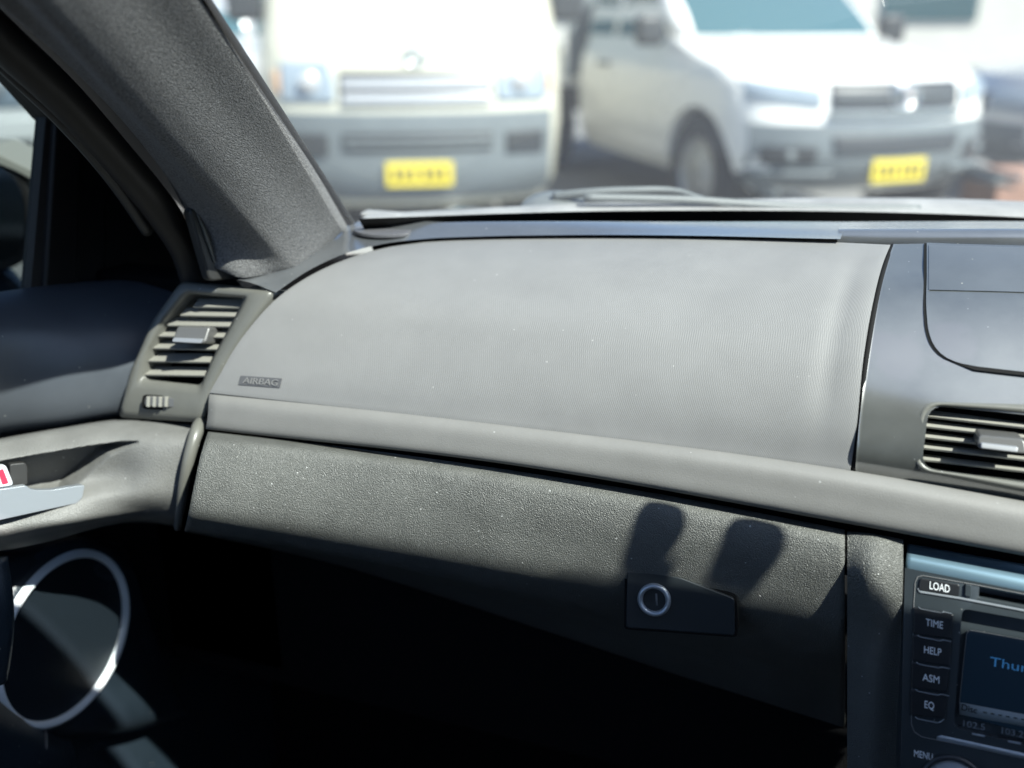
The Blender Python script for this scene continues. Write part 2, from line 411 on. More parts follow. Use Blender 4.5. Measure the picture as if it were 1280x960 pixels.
# roof, header rail, cant rails, rear, floor, firewall, far door
hd = [TL2+Vector((0, 0, .0)), TL2.lerp(mir(TL2), .2)+Vector((0, .05, .005)), TL2.lerp(mir(TL2), .5)+Vector((0, .09, .01)), TL2.lerp(mir(TL2), .8)+Vector((0, .05, .005)), mir(TL2)]
def mv(r, d): return [p+Vector(d) for p in r]
patch('headlining', [hd, mv(hd, (0, -.06, .015)), mv(hd, (0, -.6, .05)), mv(hd, (0, -1.6, 0)), mv(hd, (0, -2.0, -.15))], M['headlining'], body, 40, 30, .01, 0, toward=Vector((.16, -.5, -.3)))
patch('roof_panel', [mv(hd, (0, .01, .012)), mv(hd, (0, -.06, .04)), mv(hd, (0, -.6, .075)), mv(hd, (0, -1.6, .03)), mv(hd, (0, -2.02, -.12))], M['paintc'], body, 40, 30, .004, 0, toward=Vector((.16, -.5, 5)))
def wallbox(name, a, m, bev=.004): return finish(name, box_bm(*a), m, body, 0, bev)
wallbox('windowless_rear_wall', (-.58, .90, -2.25, -2.15, -.95, .22), M['headlining'])  # rear closed without windows to keep sky light out of the cabin
wallbox('floor_pan', (-.66, .98, -2.2, 1.0, -.98, -.94), M['carpet'])
wallbox('firewall', (-.66, .98, .88, .91, -.96, -.24), M['carpet'])
wallbox('far_door_panel', (.90, .95, -2.2, .80, -.96, -.22), M['lower'])
wallbox('near_sill_panel', (-.68, -.64, -2.2, .9, -.96, -.60), M['lower'])
for sx in (-.60, .88):
    wallbox('rear_side_panel', (sx, sx+.04, -2.2, -1.0, -.3, .2), M['headlining'])  # solid where rear side windows would let sky light in
for a, b in ((Vector((-.47, .05, .17)), Vector((-.50, -2.1, .12))),):
    tube('roof_rail', [TL2+Vector((-.08, -.06, -.015)), Vector((-.46, .0, .215)), Vector((-.47, -1, .22)), Vector((-.45, -2.1, .1))], .03, M['headlining'], body, 30, 10)
    tube('roof_rail', [mir(TL2+Vector((-.08, -.06, -.015))), mir(Vector((-.46, .0, .215))), mir(Vector((-.47, -1, .22))), mir(Vector((-.45, -2.1, .1)))], .03, M['headlining'], body, 30, 10)
# cowl and bonnet in front of the glass
lo = cr(rows[0] if 0 else [BLp+Vector((-.02, .035, -.003)), BLp.lerp(mir(BLp), .2)+Vector((0, .155, .002)), BLp.lerp(mir(BLp), .5)+Vector((0, .24, .006)), BLp.lerp(mir(BLp), .8)+Vector((0, .155, .002)), mir(BLp+Vector((-.02, .035, -.003)))], 50)
patch('cowl_panel', [mv(lo, (0, -.01, -.03)), mv(lo, (0, .0, -.014)), mv(lo, (0, .03, -.003)), mv(lo, (0, .09, -.020)), mv(lo, (0, .14, -.055))], M['cowl'], body, 50, 20, .003, .001, toward=Vector((0, .5, 3)), key='cowl')
bn = mv(lo, (0, .15, -.07)); bc = .16
def widen(r, k, dy, dz): return [Vector((bc+(p.x-bc)*k, p.y*(1-.0)+dy, p.z+dz)) for p in r]
patch('bonnet', [bn, widen(bn, 1.12, .3, -.06), widen(bn, 1.12, .7, -.17), widen(bn, 1.05, .95, -.30), widen(bn, 1.0, 1.02, -.45)], M['paintc'], body, 40, 30, .004, .001, toward=Vector((0, 1, 3)))
wallbox('front_wing', (-.80, -.705, .75, 1.9, -.9, -.38), M['paintc'], .02)
wallbox('front_wing', (.985, 1.08, .75, 1.9, -.9, -.38), M['paintc'], .02)
# side glass of the far door
finish('side_window', grid_bm([[Vector((.91, -1.0, -.22)), Vector((.91, .62, -.22))], [Vector((.80, -1.0, .17)), Vector((.74, .12, .17))]]), M['sideglass'], body)

# ================================================================== DASHBOARD
def dust(m, sc, dens, col=.45):
    n, l = m.node_tree.nodes, m.node_tree.links; b = n['Principled BSDF']
    tc = n.new('ShaderNodeTexCoord'); v = n.new('ShaderNodeTexVoronoi'); v.inputs['Scale'].default_value = sc
    l.new(tc.outputs['Object'], v.inputs['Vector'])
    lt = n.new('ShaderNodeMath'); lt.operation = 'LESS_THAN'; l.new(v.outputs['Distance'], lt.inputs[0])
    sx = n.new('ShaderNodeSeparateColor'); l.new(v.outputs['Color'], sx.inputs[0])
    th = n.new('ShaderNodeMapRange'); th.inputs[1].default_value = 1-dens; th.inputs[2].default_value = 1; th.inputs[3].default_value = 0; th.inputs[4].default_value = .11
    l.new(sx.outputs[0], th.inputs[0]); l.new(th.outputs[0], lt.inputs[1])
    mx = n.new('ShaderNodeMix'); mx.data_type = 'RGBA'; l.new(lt.outputs[0], mx.inputs[0])
    lk = b.inputs['Base Color'].links
    if lk: l.new(lk[0].from_socket, mx.inputs[6])
    else: mx.inputs[6].default_value = b.inputs['Base Color'].default_value
    mx.inputs[7].default_value = (col, col, col*.97, 1); l.new(mx.outputs[2], b.inputs['Base Color'])
for k_, sc_, de_, co_ in (('airbag', 140, .22, .30), ('centre', 170, .35, .2), ('dash', 150, .4, .35), ('fascia', 190, .6, .5), ('vent', 200, .4, .4), ('strip', 150, .25, .28), ('lower', 150, .3, .3), ('pad', 140, .25, .25), ('radio', 260, .3, .3), ('arm', 160, .4, .4)):
    dust(M[k_], sc_, de_, co_)
dash = empty('car_dashboard', (.16, .7, 0), 'grey plastic dashboard with airbag panel, two louvred vents and dark glovebox under the windscreen', 'dashboard')
dash['base'] = (.16, .7, 0)
def yc(u):   # centre-panel and airbag right border profile
    return None
# --- airbag panel
B_ = [PY(262, 491, .560), PY(420, 508, .566), PY(640, 533, .571), PY(850, 560, .574), PY(1063, 588, .575)]
Rb = [PY(1063, 588, .575), PY(1070, 540, .580), PY(1079, 450, .603), PY(1094, 365, .645), PY(1104, 328, .678), PY(1113, 306, .705)]
Lb = [PY(262, 491, .560), PY(274, 470, .566), PY(290, 441, .576), PY(312, 410, .588), PY(345, 374, .605), PY(385, 346, .63), PY(430, 325, .655), PY(480, 310, .68), PY(530, 302.5, .698)]
T_ = [PY(530, 302.5, .698), PY(600, 299, .708), PY(700, 297, .716), PY(860, 297.5, .716), PY(1000, 301, .712), PY(1113, 306, .705)]
def coons(B, T, L, R, nu, nv, sag=0):
    b, t, l, r = cr(B, nu), cr(T, nu), cr(L, nv), cr(R, nv); G = []
    for i in range(nv):
        q = i/(nv-1); row = []
        for j in range(nu):
            s = j/(nu-1)
            p = b[j]*(1-q)+t[j]*q + l[i]*(1-s)+r[i]*s - (b[0]*(1-s)*(1-q)+b[-1]*s*(1-q)+t[0]*(1-s)*q+t[-1]*s*q)
            row.append(p)
        G.append(row)
    return G
G = coons(B_, T_, Lb, Rb, 90, 60)
# a shallow groove runs parallel to the right border
for i, row in enumerate(G):
    for j, p in enumerate(row):
        s = j/(len(row)-1); q = i/(len(G)-1)
        g_ = math.exp(-((s-.955)/.016)**2)*.0016*min(1, q*4)*min(1, (1-q)*3)
        row[j] = p + Vector((0, .4, -1))*g_
bm = grid_bm(G); BVH['airbag'] = BVHTree.FromBMesh(bm)
finish('airbag_panel', bm, M['airbag'], dash, .0006, 0)
# AIRBAG label, a low raised plaque
q = lambda u, v, o=.0006: hit(u, v, 'airbag', o)
abp = dash.children[-1] if dash.children else None
lb = prism('airbag_label', [q(301, 469.5), q(353, 473), q(350, 485), q(298, 481)], (q(320, 476, .0004)-q(320, 476, .0013)), mat('airbag_label_vinyl', (.085, .085, .088), .5), dash, .0008, .0002)
text('AIRBAG', q(304, 479, .0009), q(347, 482.5, .0009), q(306, 471.5, .0009), M['airbag'], dash, 'airbag_lettering', .0004)
tube('panel_seam', [p+Vector((.0016, .002, -.0012)) for p in Rb], .0019, M['black'], dash, 60, 8)
tube('panel_seam', [p+Vector((-.0004, .0012, -.0022)) for p in Lb[4:]]+[p+Vector((0, .0012, -.0022)) for p in T_[1:3]], .0016, M['black'], dash, 80, 8)
# --- upper dash pad: ring round the panel, out to the glass
padin = Lb[5:] + T_[1:]
def shift(r, dy, dz): return [p+Vector((0, dy, dz)) for p in r]
inner = [PY(345, 368, .604), PY(385, 341, .63), PY(430, 320, .655), PY(480, 307, .68), PY(530, 301, .696), PY(600, 298, .705), PY(700, 296.3, .712), PY(860, 297, .712), PY(1000, 300.3, .708), PY(1050, 301.5, .706)]
inner = [p+Vector((0, 0, .0015)) for p in inner]
outer = [PY(297, 350, .603), PY(330, 333, .635), PY(370, 314, .668), PY(405, 297, .695), PZ(440, 280, -.163), PZ(560, 277.5, -.157), PZ(700, 276.5, -.154), PZ(860, 277, -.154), PZ(1000, 277, -.154), PZ(1060, 277.5, -.154)]
def ridge(a, b, t, h): return [x.lerp(y, t)+Vector((0, 0, h)) for x, y in zip(a, b)]
ci, co = cr(inner, 60), cr(outer, 60)
patch('upper_pad', [ci, ridge(ci, co, .12, .0002), ridge(ci, co, .45, .0012), ridge(ci, co, .88, .0006), co, mv(co, (0, .012, -.012))], M['dash'], dash, 110, 30, 0, 0, key='upper')
# centre/right of the pad behind the slot
i2 = [PY(1058, 297, .712), PY(1160, 299, .71), PY(1280, 301, .71), PY(1420, 306, .71)]
i2b = [PY(1048, 290.5, .735), PY(1160, 291.5, .735), PY(1280, 293, .735), PY(1420, 297, .735)]
o2 = [PZ(1050, 277.5, -.1542), PZ(1160, 277.5, -.154), PZ(1280, 278, -.154), PZ(1420, 281, -.154)]
patch('upper_pad', [mv(i2b, (0, 0, -.03)), i2b, ridge(i2b, o2, .3, .001), ridge(i2b, o2, .8, .0008), o2, mv(o2, (0, .012, -.012))], M['dash'], dash, 60, 20, 0, 0)
prism('defrost_slot', [i2[0]+Vector((-.001, .022, -.010)), i2[-1]+Vector((0, .022, -.010)), i2[-1]+Vector((0, -.004, -.012)), i2[0]+Vector((-.001, -.004, -.012))], (0, 0, -.004), M['black'], dash, 0, 0)
# tweeter cover let into the corner
tw = Pl(hit(478, 286.5, 'upper'), (0, -.05, 1))
prism('tweeter_cover', [tw(478+36*math.cos(a)+2*math.sin(a), 287+6.2*math.sin(a), .0004) for a in [i*math.pi/16 for i in range(32)]], (0, 0, -.003), mat('tweeter_mesh', (.12, .12, .13), .5, bump=('dots', 4000, .5, .0006)), dash, 0, .0006)
# --- trim strip under the panel
patch('trim_strip', [
    [PY(262, 491.5, .572), PY(640, 533.5, .580), PY(1063, 588.5, .583), PY(1280, 627, .583), PY(1500, 668, .583)],
    [PY(262, 493, .560), PY(640, 535, .568), PY(1063, 590.5, .571), PY(1280, 629, .571), PY(1500, 670, .571)],
    [PY(261, 499, .556), PY(640, 542, .564), PY(1063, 598, .566), PY(1280, 639, .566), PY(1500, 681, .566)],
    [PY(260, 518, .551), PY(640, 562, .559), PY(1063, 628, .560), PY(1280, 668, .560), PY(1500, 708, .560)],
    [PY(258, 533, .549), PY(640, 578, .557), PY(1063, 652, .558), PY(1280, 691, .558), PY(1500, 731, .558)],
    [PY(257, 535, .562), PY(640, 580, .570), PY(1063, 655, .570), PY(1280, 694, .570), PY(1500, 734, .570)]],
    M['strip'], dash, 90, 24, .003, 0)
# dark void behind the slit and down behind the fascia
patch('slit_liner', [[PY(250, 515, .60), PY(640, 560, .60), PY(1063, 620, .60), PY(1500, 700, .60)],
                     [PY(240, 580, .60), PY(640, 640, .60), PY(1063, 720, .60), PY(1500, 800, .60)]], M['black'], dash, 40, 4, .002, 0)
# --- glovebox lid, leather-grained, rolled under at its foot
gl_rows = [
    [PY(260, 541, .570), PY(400, 556, .578), PY(640, 588, .58), PY(850, 622, .58), PY(1056, 662, .58)],
    [PY(259, 543, .533), PY(400, 559, .552), PY(640, 592, .562), PY(850, 627, .564), PY(1056, 666, .565)],
    [PY(256, 552, .519), PY(400, 569, .541), PY(640, 603, .553), PY(850, 638, .556), PY(1056, 677, .557)],
    [PY(252, 565, .512), PY(400, 584, .536), PY(640, 620, .549), PY(850, 655, .553), PY(1056, 692, .555)],
    [PY(243, 605, .500), PY(400, 625, .527), PY(640, 665, .544), PY(850, 700, .552), PY(1056, 745, .555)],
    [PY(236, 640, .495), PY(400, 662, .524), PY(640, 703, .543), PY(850, 738, .555), PY(1056, 775, .558)],
    [PY(232, 657, .503), PY(400, 684, .532), PY(640, 732, .554), PY(850, 775, .572), PY(1056, 815, .576)],
    [PY(231, 662, .54), PY(400, 693, .565), PY(640, 752, .59), PY(850, 810, .615), PY(1056, 862, .62)],
    [PY(231, 664, .60), PY(400, 700, .62), PY(640, 775, .64), PY(850, 845, .66), PY(1056, 915, .665)]]
patch('glovebox_lid', gl_rows, M['fascia'], dash, 120, 60, .003, 0, key='lid')
lid = dash.children[-1]
h2 = lambda u, v, o=0: hit(u, v, 'lid', o)
lp = Pl(h2(850, 745, .007), (.04, -.95, .28))
prism('latch_recess', [lp(781, 704, .0005), lp(850, 717, .0005), lp(921, 743, .0005), lp(922, 797, .0005), lp(780, 787, .0005)], lp.n*-.02, M['black'], dash, .003, .0003)
prism('latch_plate', [lp(784, 710, .0028), lp(850, 722, .0028), lp(918, 748, .0028), lp(919, 795, .0028), lp(782, 785, .0028)], lp.n*-.006, mat('latch_plastic', (.018, .022, .025), .35), dash, .0025, .0009)
c_ = lp(818, 749.5, .0028); ra = (lp(839, 749.5)-lp(818, 749.5)).length
finish('lock_ring', bridge(lathe(c_, lp.n, [(ra*.66, -.004), (ra*.68, .0012), (ra*.78, .0034), (ra*.92, .0032), (ra, .0012), (ra, -.002)])), M['silver'], dash)
finish('lock_barrel', bridge(lathe(c_, lp.n, [(ra*.67, -.002), (ra*.5, -.0005), (ra*.12, -.0006)]), cap1=True), mat('lock_black', (.01, .01, .01), .25), dash)
k_ = Pl(c_, lp.n)
prism('key_slot', [k_(819, 742, .0002), k_(821.5, 742, .0002), k_(822.5, 757, .0002), k_(820, 757, .0002)], lp.n*-.001, M['greyline'], dash, 0, 0)
# unseen shapes added above the frame, outlined to throw shadows on the glovebox lid
def up_to(u, v, z):
    p = h2(u, v); return p + S*((z-p.z)/S.z)
def visor(pts, x0, x1, label):  # added unseen; front edge traced back from the shade line on the lid
    E_ = [up_to(u, v, .10)+Vector((0, -.008, 0)) for u, v in pts]
    if x0 is not None: E_ = [E_[0]+Vector((x0, 0, 0))] + E_
    if x1 is not None: E_ = E_ + [E_[-1]+Vector((x1, 0, 0))]
    back = [Vector((p.x, min(p.y-.10, .30), .185)) for p in (E_[-1], E_[0])]
    o = prism('unseen_visor', E_ + back, (0, .004, .012), M['headlining'], None, .008, .004)
    tag(o, label, 'sun visor', 'sun visors above the windscreen'); return o
visor([(690, 736), (740, 744), (800, 752), (900, 765), (1050, 778)], None, .22, 'unseen grey cloth visor added to shade the lower glovebox lid')
o = prism('unseen_visor', [Vector((-.22, .12, .195)), Vector((.08, .13, .205)), Vector((.08, .20, .195)), Vector((-.20, .19, .19))], (0, 0, .012), M['headlining'], None, .02, .004)
tag(o, 'grey cloth sun visor folded up flat above the passenger seat', 'sun visor', 'sun visors above the windscreen')
def shadow_caster(name, pts, label, cat):  # added unseen plate, its outline projected sunward from the shadow it casts
    P = [up_to(u, v, .085) for u, v in pts]
    o = prism(name, P, (0, .002, .012), M['black'], None, .006, .003); tag(o, label, cat)
shadow_caster('left_shadow_caster', [(768, 722), (780, 686), (798, 657), (818, 639), (846, 640), (861, 651), (848, 676), (832, 700), (822, 722), (818, 748), (764, 746)], 'small black plate added above the view to cast the left lid shadow', 'camera')
shadow_caster('right_shadow_caster', [(872, 735), (888, 703), (907, 678), (926, 663), (952, 660), (978, 667), (984, 681), (968, 707), (946, 732), (928, 758), (866, 756)], 'small black plate added above the view to cast the right lid shadow', 'shadow caster')
# --- leather-grained side panel between lid and radio
patch('console_side_panel', [
    [PY(1059, 664, .575), PY(1090, 668, .578), PY(1129, 675, .578)],
    [PY(1059, 667, .563), PY(1090, 671, .56), PY(1129, 678, .563)],
    [PY(1059, 690, .556), PY(1090, 694, .550), PY(1129, 700, .556)],
    [PY(1059, 800, .556), PY(1090, 802, .549), PY(1126, 806, .553)],
    [PY(1059, 980, .545), PY(1090, 982, .538), PY(1120, 985, .542)],
    [PY(1059, 1150, .53), PY(1090, 1152, .523), PY(1116, 1155, .527)]], M['fascia'], dash, 24, 60, .02, .003)
# --- centre panel round the middle vents
def edge(uo, rows_): return rows_
cp_rows = [
    [PY(1117, 305, .705), PY(1160, 304.5, .708), PY(1280, 307, .708), PY(1450, 312, .708)],
    [PY(1109, 328, .680), PY(1160, 328, .684), PY(1280, 330, .684), PY(1450, 336, .684)],
    [PY(1099, 365, .647), PY(1160, 366, .65), PY(1280, 370, .652), PY(1450, 380, .652)],
    [PY(1084, 450, .605), PY(1160, 455, .608), PY(1280, 466, .610), PY(1450, 482, .610)],
    [PY(1075, 520, .583), PY(1160, 528, .584), PY(1280, 543, .585), PY(1450, 566, .585)],
    [PY(1070, 575, .574), PY(1160, 588, .574), PY(1280, 607, .574), PY(1450, 635, .574)],
    [PY(1069, 591, .577), PY(1160, 606, .577), PY(1280, 626, .577), PY(1450, 656, .577)]]
bm = grid_bm(sheet(cp_rows, 90, 60)); BVH['centre'] = BVHTree.FromBMesh(bm)
cpo = finish('centre_panel', bm, M['centre'], dash, .004, 0)
hc = lambda u, v, o=0: hit(u, v, 'centre', o)
vi = [(1161, 506), (1300, 520), (1425, 538), (1421, 622), (1290, 603), (1151, 585)]
loopo = roundpoly([hc(u, v) for u, v in vi], .010, 6)
cut(cpo, bridge([[p+Vector((0, -.03, .01)) for p in loopo], [p+Vector((0, .03, -.01)) for p in loopo]], True, True) if False else (lambda: (lambda b: (bmesh.ops.translate(b, verts=b.verts[:], vec=(0, 0, H)), b)[1])(bridge([[p+Vector((0, -.03, .01)) for p in loopo], [p+Vector((0, .03, -.01)) for p in loopo]], True, True)))())
def grow(L, k):
    c = sum(L, Vector())/len(L)
    return [p+(p-c).normalized()*k for p in L]
nc = Vector((0, -.9, .42)).normalized()
fr = [[p+Vector((0, .03, -.012)) for p in loopo], [p - nc*.001 for p in loopo], [p+nc*.0018 for p in grow(loopo, .0022)], [p+nc*.0014 for p in grow(loopo, .0045)], [p-nc*.0015 for p in grow(loopo, .0062)]]
vent = finish('centre_vent', bridge(fr), M['vent'], dash)
finish('vent_duct', bridge([[p+Vector((0, .031, -.012)) for p in grow(loopo, .003)], [p+Vector((0, .034, -.012)) for p in grow(loopo, .003)]], True, True), M['black'], dash)
def slats(name, L, parent):
    bm = bmesh.new()
    for a, b, c, d in L:   # back-left, back-right, front-right, front-left of the upper face
        t = Vector((0, .0004, -.0013))
        vs = [bm.verts.new(p) for p in (a, b, c, d)] + [bm.verts.new(p+t) for p in (a, b, c, d)]
        for f in ((0, 1, 2, 3), (7, 6, 5, 4), (0, 4, 5, 1), (1, 5, 6, 2), (2, 6, 7, 3), (3, 7, 4, 0)): bm.faces.new([vs[i] for i in f])
    bmesh.ops.recalc_face_normals(bm, faces=bm.faces[:])
    o = finish(name, bm, M['slat'], parent)
    for p in o.data.polygons: p.use_smooth = False
    return o
L = []
for i, v in enumerate((517, 530, 543.5, 557, 571.5)):
    yb, yf = .600-.002*i, .5915-.0022*i
    L.append((PY(1153, v-5+i*.4-1, yb), PY(1428, v+31, yb), PY(1426, v+34, yf), PY(1150-i*.8, v+1.8, yf)))
slats('louvres', L, vent)
slat_o = vent.children
def block(name, P, d, m, parent, bev, r=.002): return prism(name, P, d, m, parent, r, bev, 4, 3)
tp = Pl(PY(1250, 555, .572), (0, -.8, .6))
tb = block('vent_tab', [tp(1223, 543.5), tp(1281, 549), tp(1284, 568), tp(1222, 561)], (0, .02, -.004), M['tab'], vent, .002, .0025)
block('tab_insert', [tp(1226, 553.5, .0022), tp(1273, 559, .0022), tp(1272, 566, .0022), tp(1226, 560.5, .0022)], (0, .01, -.002), M['insert'], vent, .0008, .001)
def smudge(m, c, r, amt):
    n, l = m.node_tree.nodes, m.node_tree.links; b = n['Principled BSDF']
    tc = n.new('ShaderNodeTexCoord'); no = n.new('ShaderNodeTexNoise'); no.inputs['Scale'].default_value = 55; no.inputs['Detail'].default_value = 5
    l.new(tc.outputs['Object'], no.inputs['Vector'])
    vs = n.new('ShaderNodeVectorMath'); vs.operation = 'DISTANCE'; vs.inputs[1].default_value = tuple(c); l.new(tc.outputs['Object'], vs.inputs[0])
    ad = n.new('ShaderNodeMath'); ad.operation = 'MULTIPLY_ADD'; ad.inputs[1].default_value = .03; l.new(no.outputs[0], ad.inputs[0]); l.new(vs.outputs['Value'], ad.inputs[2])
    mr = n.new('ShaderNodeMapRange'); mr.inputs[1].default_value = r+.018; mr.inputs[2].default_value = r+.011; mr.inputs[3].default_value = 0; mr.inputs[4].default_value = 1
    l.new(ad.outputs[0], mr.inputs[0])
    src = b.inputs['Base Color'].links[0].from_socket
    mx = n.new('ShaderNodeMix'); mx.data_type = 'RGBA'; l.new(mr.outputs[0], mx.inputs[0]); l.new(src, mx.inputs[6]); mx.inputs[7].default_value = (amt, amt, amt, 1)
    l.new(mx.outputs[2], b.inputs['Base Color'])
for u, v, r_ in ((1122, 442, .016), (1185, 428, .015)): smudge(M['centre'], hc(u, v)+Vector((0, 0, H)), r_, .078)
# lid on top of the centre panel
lo_ = [(1158, 302), (1400, 306), (1425, 482), (1280, 467), (1200, 458), (1165, 441), (1157, 400)]
lw = [(1158, 304), (1158.5, 360), (1160, 405), (1166, 432), (1185, 450)]
lidrows = [[hc(a, v, .0014), hc(a+100, v+b*.5, .0014), hc(1445, v+b, .0014)] for a, v, b in
           ((1158, 305.5, 8), (1158, 345, 8), (1158, 395, 9), (1160.5, 416, 12), (1167, 433, 14), (1179, 446, 17), (1196, 454, 20), (1222, 459.5, 22))]
dark_rows = [[p+(hc(1280, 380, .0008)-hc(1280, 380, .0014)) for p in r] for r in lidrows]
for r_ in dark_rows: r_[0] = r_[0] + Vector((-.0016, 0, 0))
dark_rows[-1] = [p+Vector((0, -.0022, -.0012)) for p in dark_rows[-1]]
patch('lid_gap', dark_rows, M['black'], dash, 40, 30, 0, 0)
patch('storage_lid', lidrows, M['centre'], dash, 40, 30, 0, 0, key='slid')
# grey cloth-like inset on the lid's back half
hs = lambda u, v, o: hit(u, v, 'slid', o)
patch('lid_inset', [[hs(1161, 307, .0006), hs(1280, 310, .0006), hs(1440, 315, .0006)], [hs(1161, 335, .0006), hs(1280, 338, .0006), hs(1440, 343, .0006)], [hs(1161, 363, .0006), hs(1280, 366, .0006), hs(1440, 374, .0006)]], M['pad'], dash, 30, 12, 0, 0)

# --- side vent at the dash end
VO = [(226, 352, .612), (345, 363, .606), (316, 405, .592), (281, 462, .577), (253, 528, .562), (148, 522, .566), (162, 466, .578), (190, 402, .596)]
VI = [(234, 367, .607), (306, 372, .603), (286, 410, .592), (265, 448, .581), (251, 482, .573), (177, 474, .577), (187, 434, .586), (207, 400, .598)]
O3 = roundpoly([PY(*p) for p in VO], .006, 5); I3 = roundpoly([PY(*p) for p in VI], .005, 5)
nv_ = Vector((.35, -.85, .38)).normalized()
mid = [a.lerp(b, .75)+nv_*.0035 for a, b in zip(O3, I3)]
mid0 = [a.lerp(b, .2)+nv_*.0025 for a, b in zip(O3, I3)]
svent = finish('side_vent', bridge([[p+Vector((-.004, .04, -.012)) for p in O3], O3, mid0, mid, I3, [p+Vector((0, .03, -.012)) for p in I3]]), M['vent'], dash)
finish('vent_duct', bridge([[p+Vector((0, .030, -.012)) for p in grow(I3, .004)], [p+Vector((0, .034, -.012)) for p in grow(I3, .004)]], True, True), M['black'], dash)
L = []
for l, r, v, ys in ((246, 303, 375, .605), (230, 298, 386, .601), (214, 289, 398.5, .597), (203, 281, 412, .593), (192, 272, 427, .589), (183, 263, 443, .584), (178, 256, 460, .580)):
    L.append((PY(l+3, v-2, ys+.012), PY(r+4, v-1, ys+.012), PY(r-1, v+9.5, ys), PY(l-5, v+8, ys)))
slats('louvres', L, svent)
tp = Pl(PY(238, 418, .583), (.2, -.75, .62))
block('vent_tab', [tp(221, 407), tp(263, 408), tp(256, 430), tp(214, 428)], (0, .018, -.006), M['tab'], svent, .0022, .003)
block('tab_insert', [tp(217, 422, .0018), tp(254, 423.5, .0018), tp(251, 429, .0018), tp(215, 427, .0018)], (0, .008, -.003), M['insert'], svent, .0007, .001)
wp = Pl(PY(203, 503, .5665), (.25, -.9, .35))
block('wheel_recess', [wp(178, 493), wp(231, 496), wp(229, 514), wp(176, 511)], wp.n*-.006, M['black'], svent, .0005, .003)
thw = block('thumb_wheel', [wp(181, 494.5, .0035), wp(228, 497.5, .0035), wp(226, 511, .0035), wp(179, 508, .0035)], wp.n*-.006, M['tab'], svent, .0016, .003)
for k in range(4):
    u0 = 183+k*7.5
    prism('wheel_rib', [wp(u0, 495.5, .0046), wp(u0+4, 496, .0046), wp(u0+3.4, 509, .0046), wp(u0-.6, 508.5, .0046)], wp.n*-.003, M['slat'], svent, 0, .0004)
# end cap of the pad above the vent
# --- under-dash
wallbox2 = finish('under_dash_cover', box_bm(-.60, .9, .66, .88, -.62, -.42), M['carpet'], dash, 0, .01)

# ================================================================== RADIO
rad = empty('car_stereo', (.2, .56, 0), 'car stereo with screen, disc slot and buttons reading LOAD, TIME, HELP, ASM and EQ', 'car stereo')
rad['base'] = (.2, .56, 0)
rp = Pl(PY(1135, 722, .556), (0, -math.cos(math.radians(22)), math.sin(math.radians(22))))
patch('bezel_top', [[PY(1133, 679, .585), PY(1280, 705, .585), PY(1500, 744, .585)],
                    [PY(1134, 682, .572), PY(1280, 708, .572), PY(1500, 747, .572)],
                    [PY(1133, 700, .560), PY(1280, 728, .560), PY(1500, 770, .560)],
                    [rp(1132, 709), rp(1280, 738), rp(1500, 780)],
                    [rp(1132, 716, -.001), rp(1280, 745, -.001), rp(1500, 790, -.001)]], M['bez'], rad, 60, 20, .003, 0)
fc = prism('bezel_face', [rp(1131, 709), rp(1500, 781), rp(1480, 1200), rp(1120, 1180)], rp.n*-.03, M['radio'], rad, 0, .001)
def rcut(P, depth, r=.002):
    Q = roundpoly([rp(u, v, .004) for u, v in P], r, 5)
    b = bridge([Q, [p-rp.n*(depth+.004) for p in Q]], True, True); bmesh.ops.translate(b, verts=b.verts[:], vec=(0, 0, H)); cut(fc, b)
rcut([(1226, 734), (1500, 785), (1498, 800), (1225, 748)], .02, .0008)            # disc slot
rcut([(1204, 762), (1500, 815), (1490, 985), (1193, 912)], .008, .004)               # screen well
def rplate(name, P, top, depth, m, r=.001, bev=.0006, parent=None):
    return prism(name, [rp(u, v, top) for u, v in P], rp.n*-depth, m, parent or rad, r, bev, 4)
def rtext(s, u0, v0, u1, v1, h, off, m, name, parent=None, lean=.25, bold=0):
    return text(s, rp(u0, v0, off), rp(u1, v1, off), rp(u0+h*.04, v0-h, off), m, parent or rad, name, .0002, bold=bold)
# keyline round the controls
def wire(P, off, wd, m, name):
    bm = bmesh.new()
    for a, b in zip(P[:-1], P[1:]):
        A, B = rp(*a, off), rp(*b, off); t = (B-A).normalized(); s = t.cross(rp.n)*wd
        vs = [bm.verts.new(x) for x in (A-s, B-s, B+s, A+s)]; bm.faces.new(vs)
    return finish(name, bm, m, rad, .0002, 0)
wire([(1139, 905), (1142, 760), (1144, 728), (1147, 721), (1154, 719.5), (1220, 731), (1330, 752)], .0003, .00018, M['greyline'], 'keyline')
wire([(1139, 905), (1143, 915), (1152, 921), (1200, 931)], .0003, .00018, M['greyline'], 'keyline')
b = rplate('load_button', [(1150, 722.5), (1200, 731), (1199, 746), (1148, 738)], .0012, .004, M['button'], .0015)
wire([(1148, 735), (1150, 739.5), (1199, 747.5), (1280, 763), (1330, 773)], .0006, .0006, M['silver'], 'slot_lip')
rtext('LOAD', 1162, 736, 1187, 741, 9.5, .0014, M['legend'], 'load_legend')
rplate('slot_lever', [(1207, 730), (1214, 731.5), (1214, 747), (1206, 745)], .0016, .004, M['radio'], .0006)
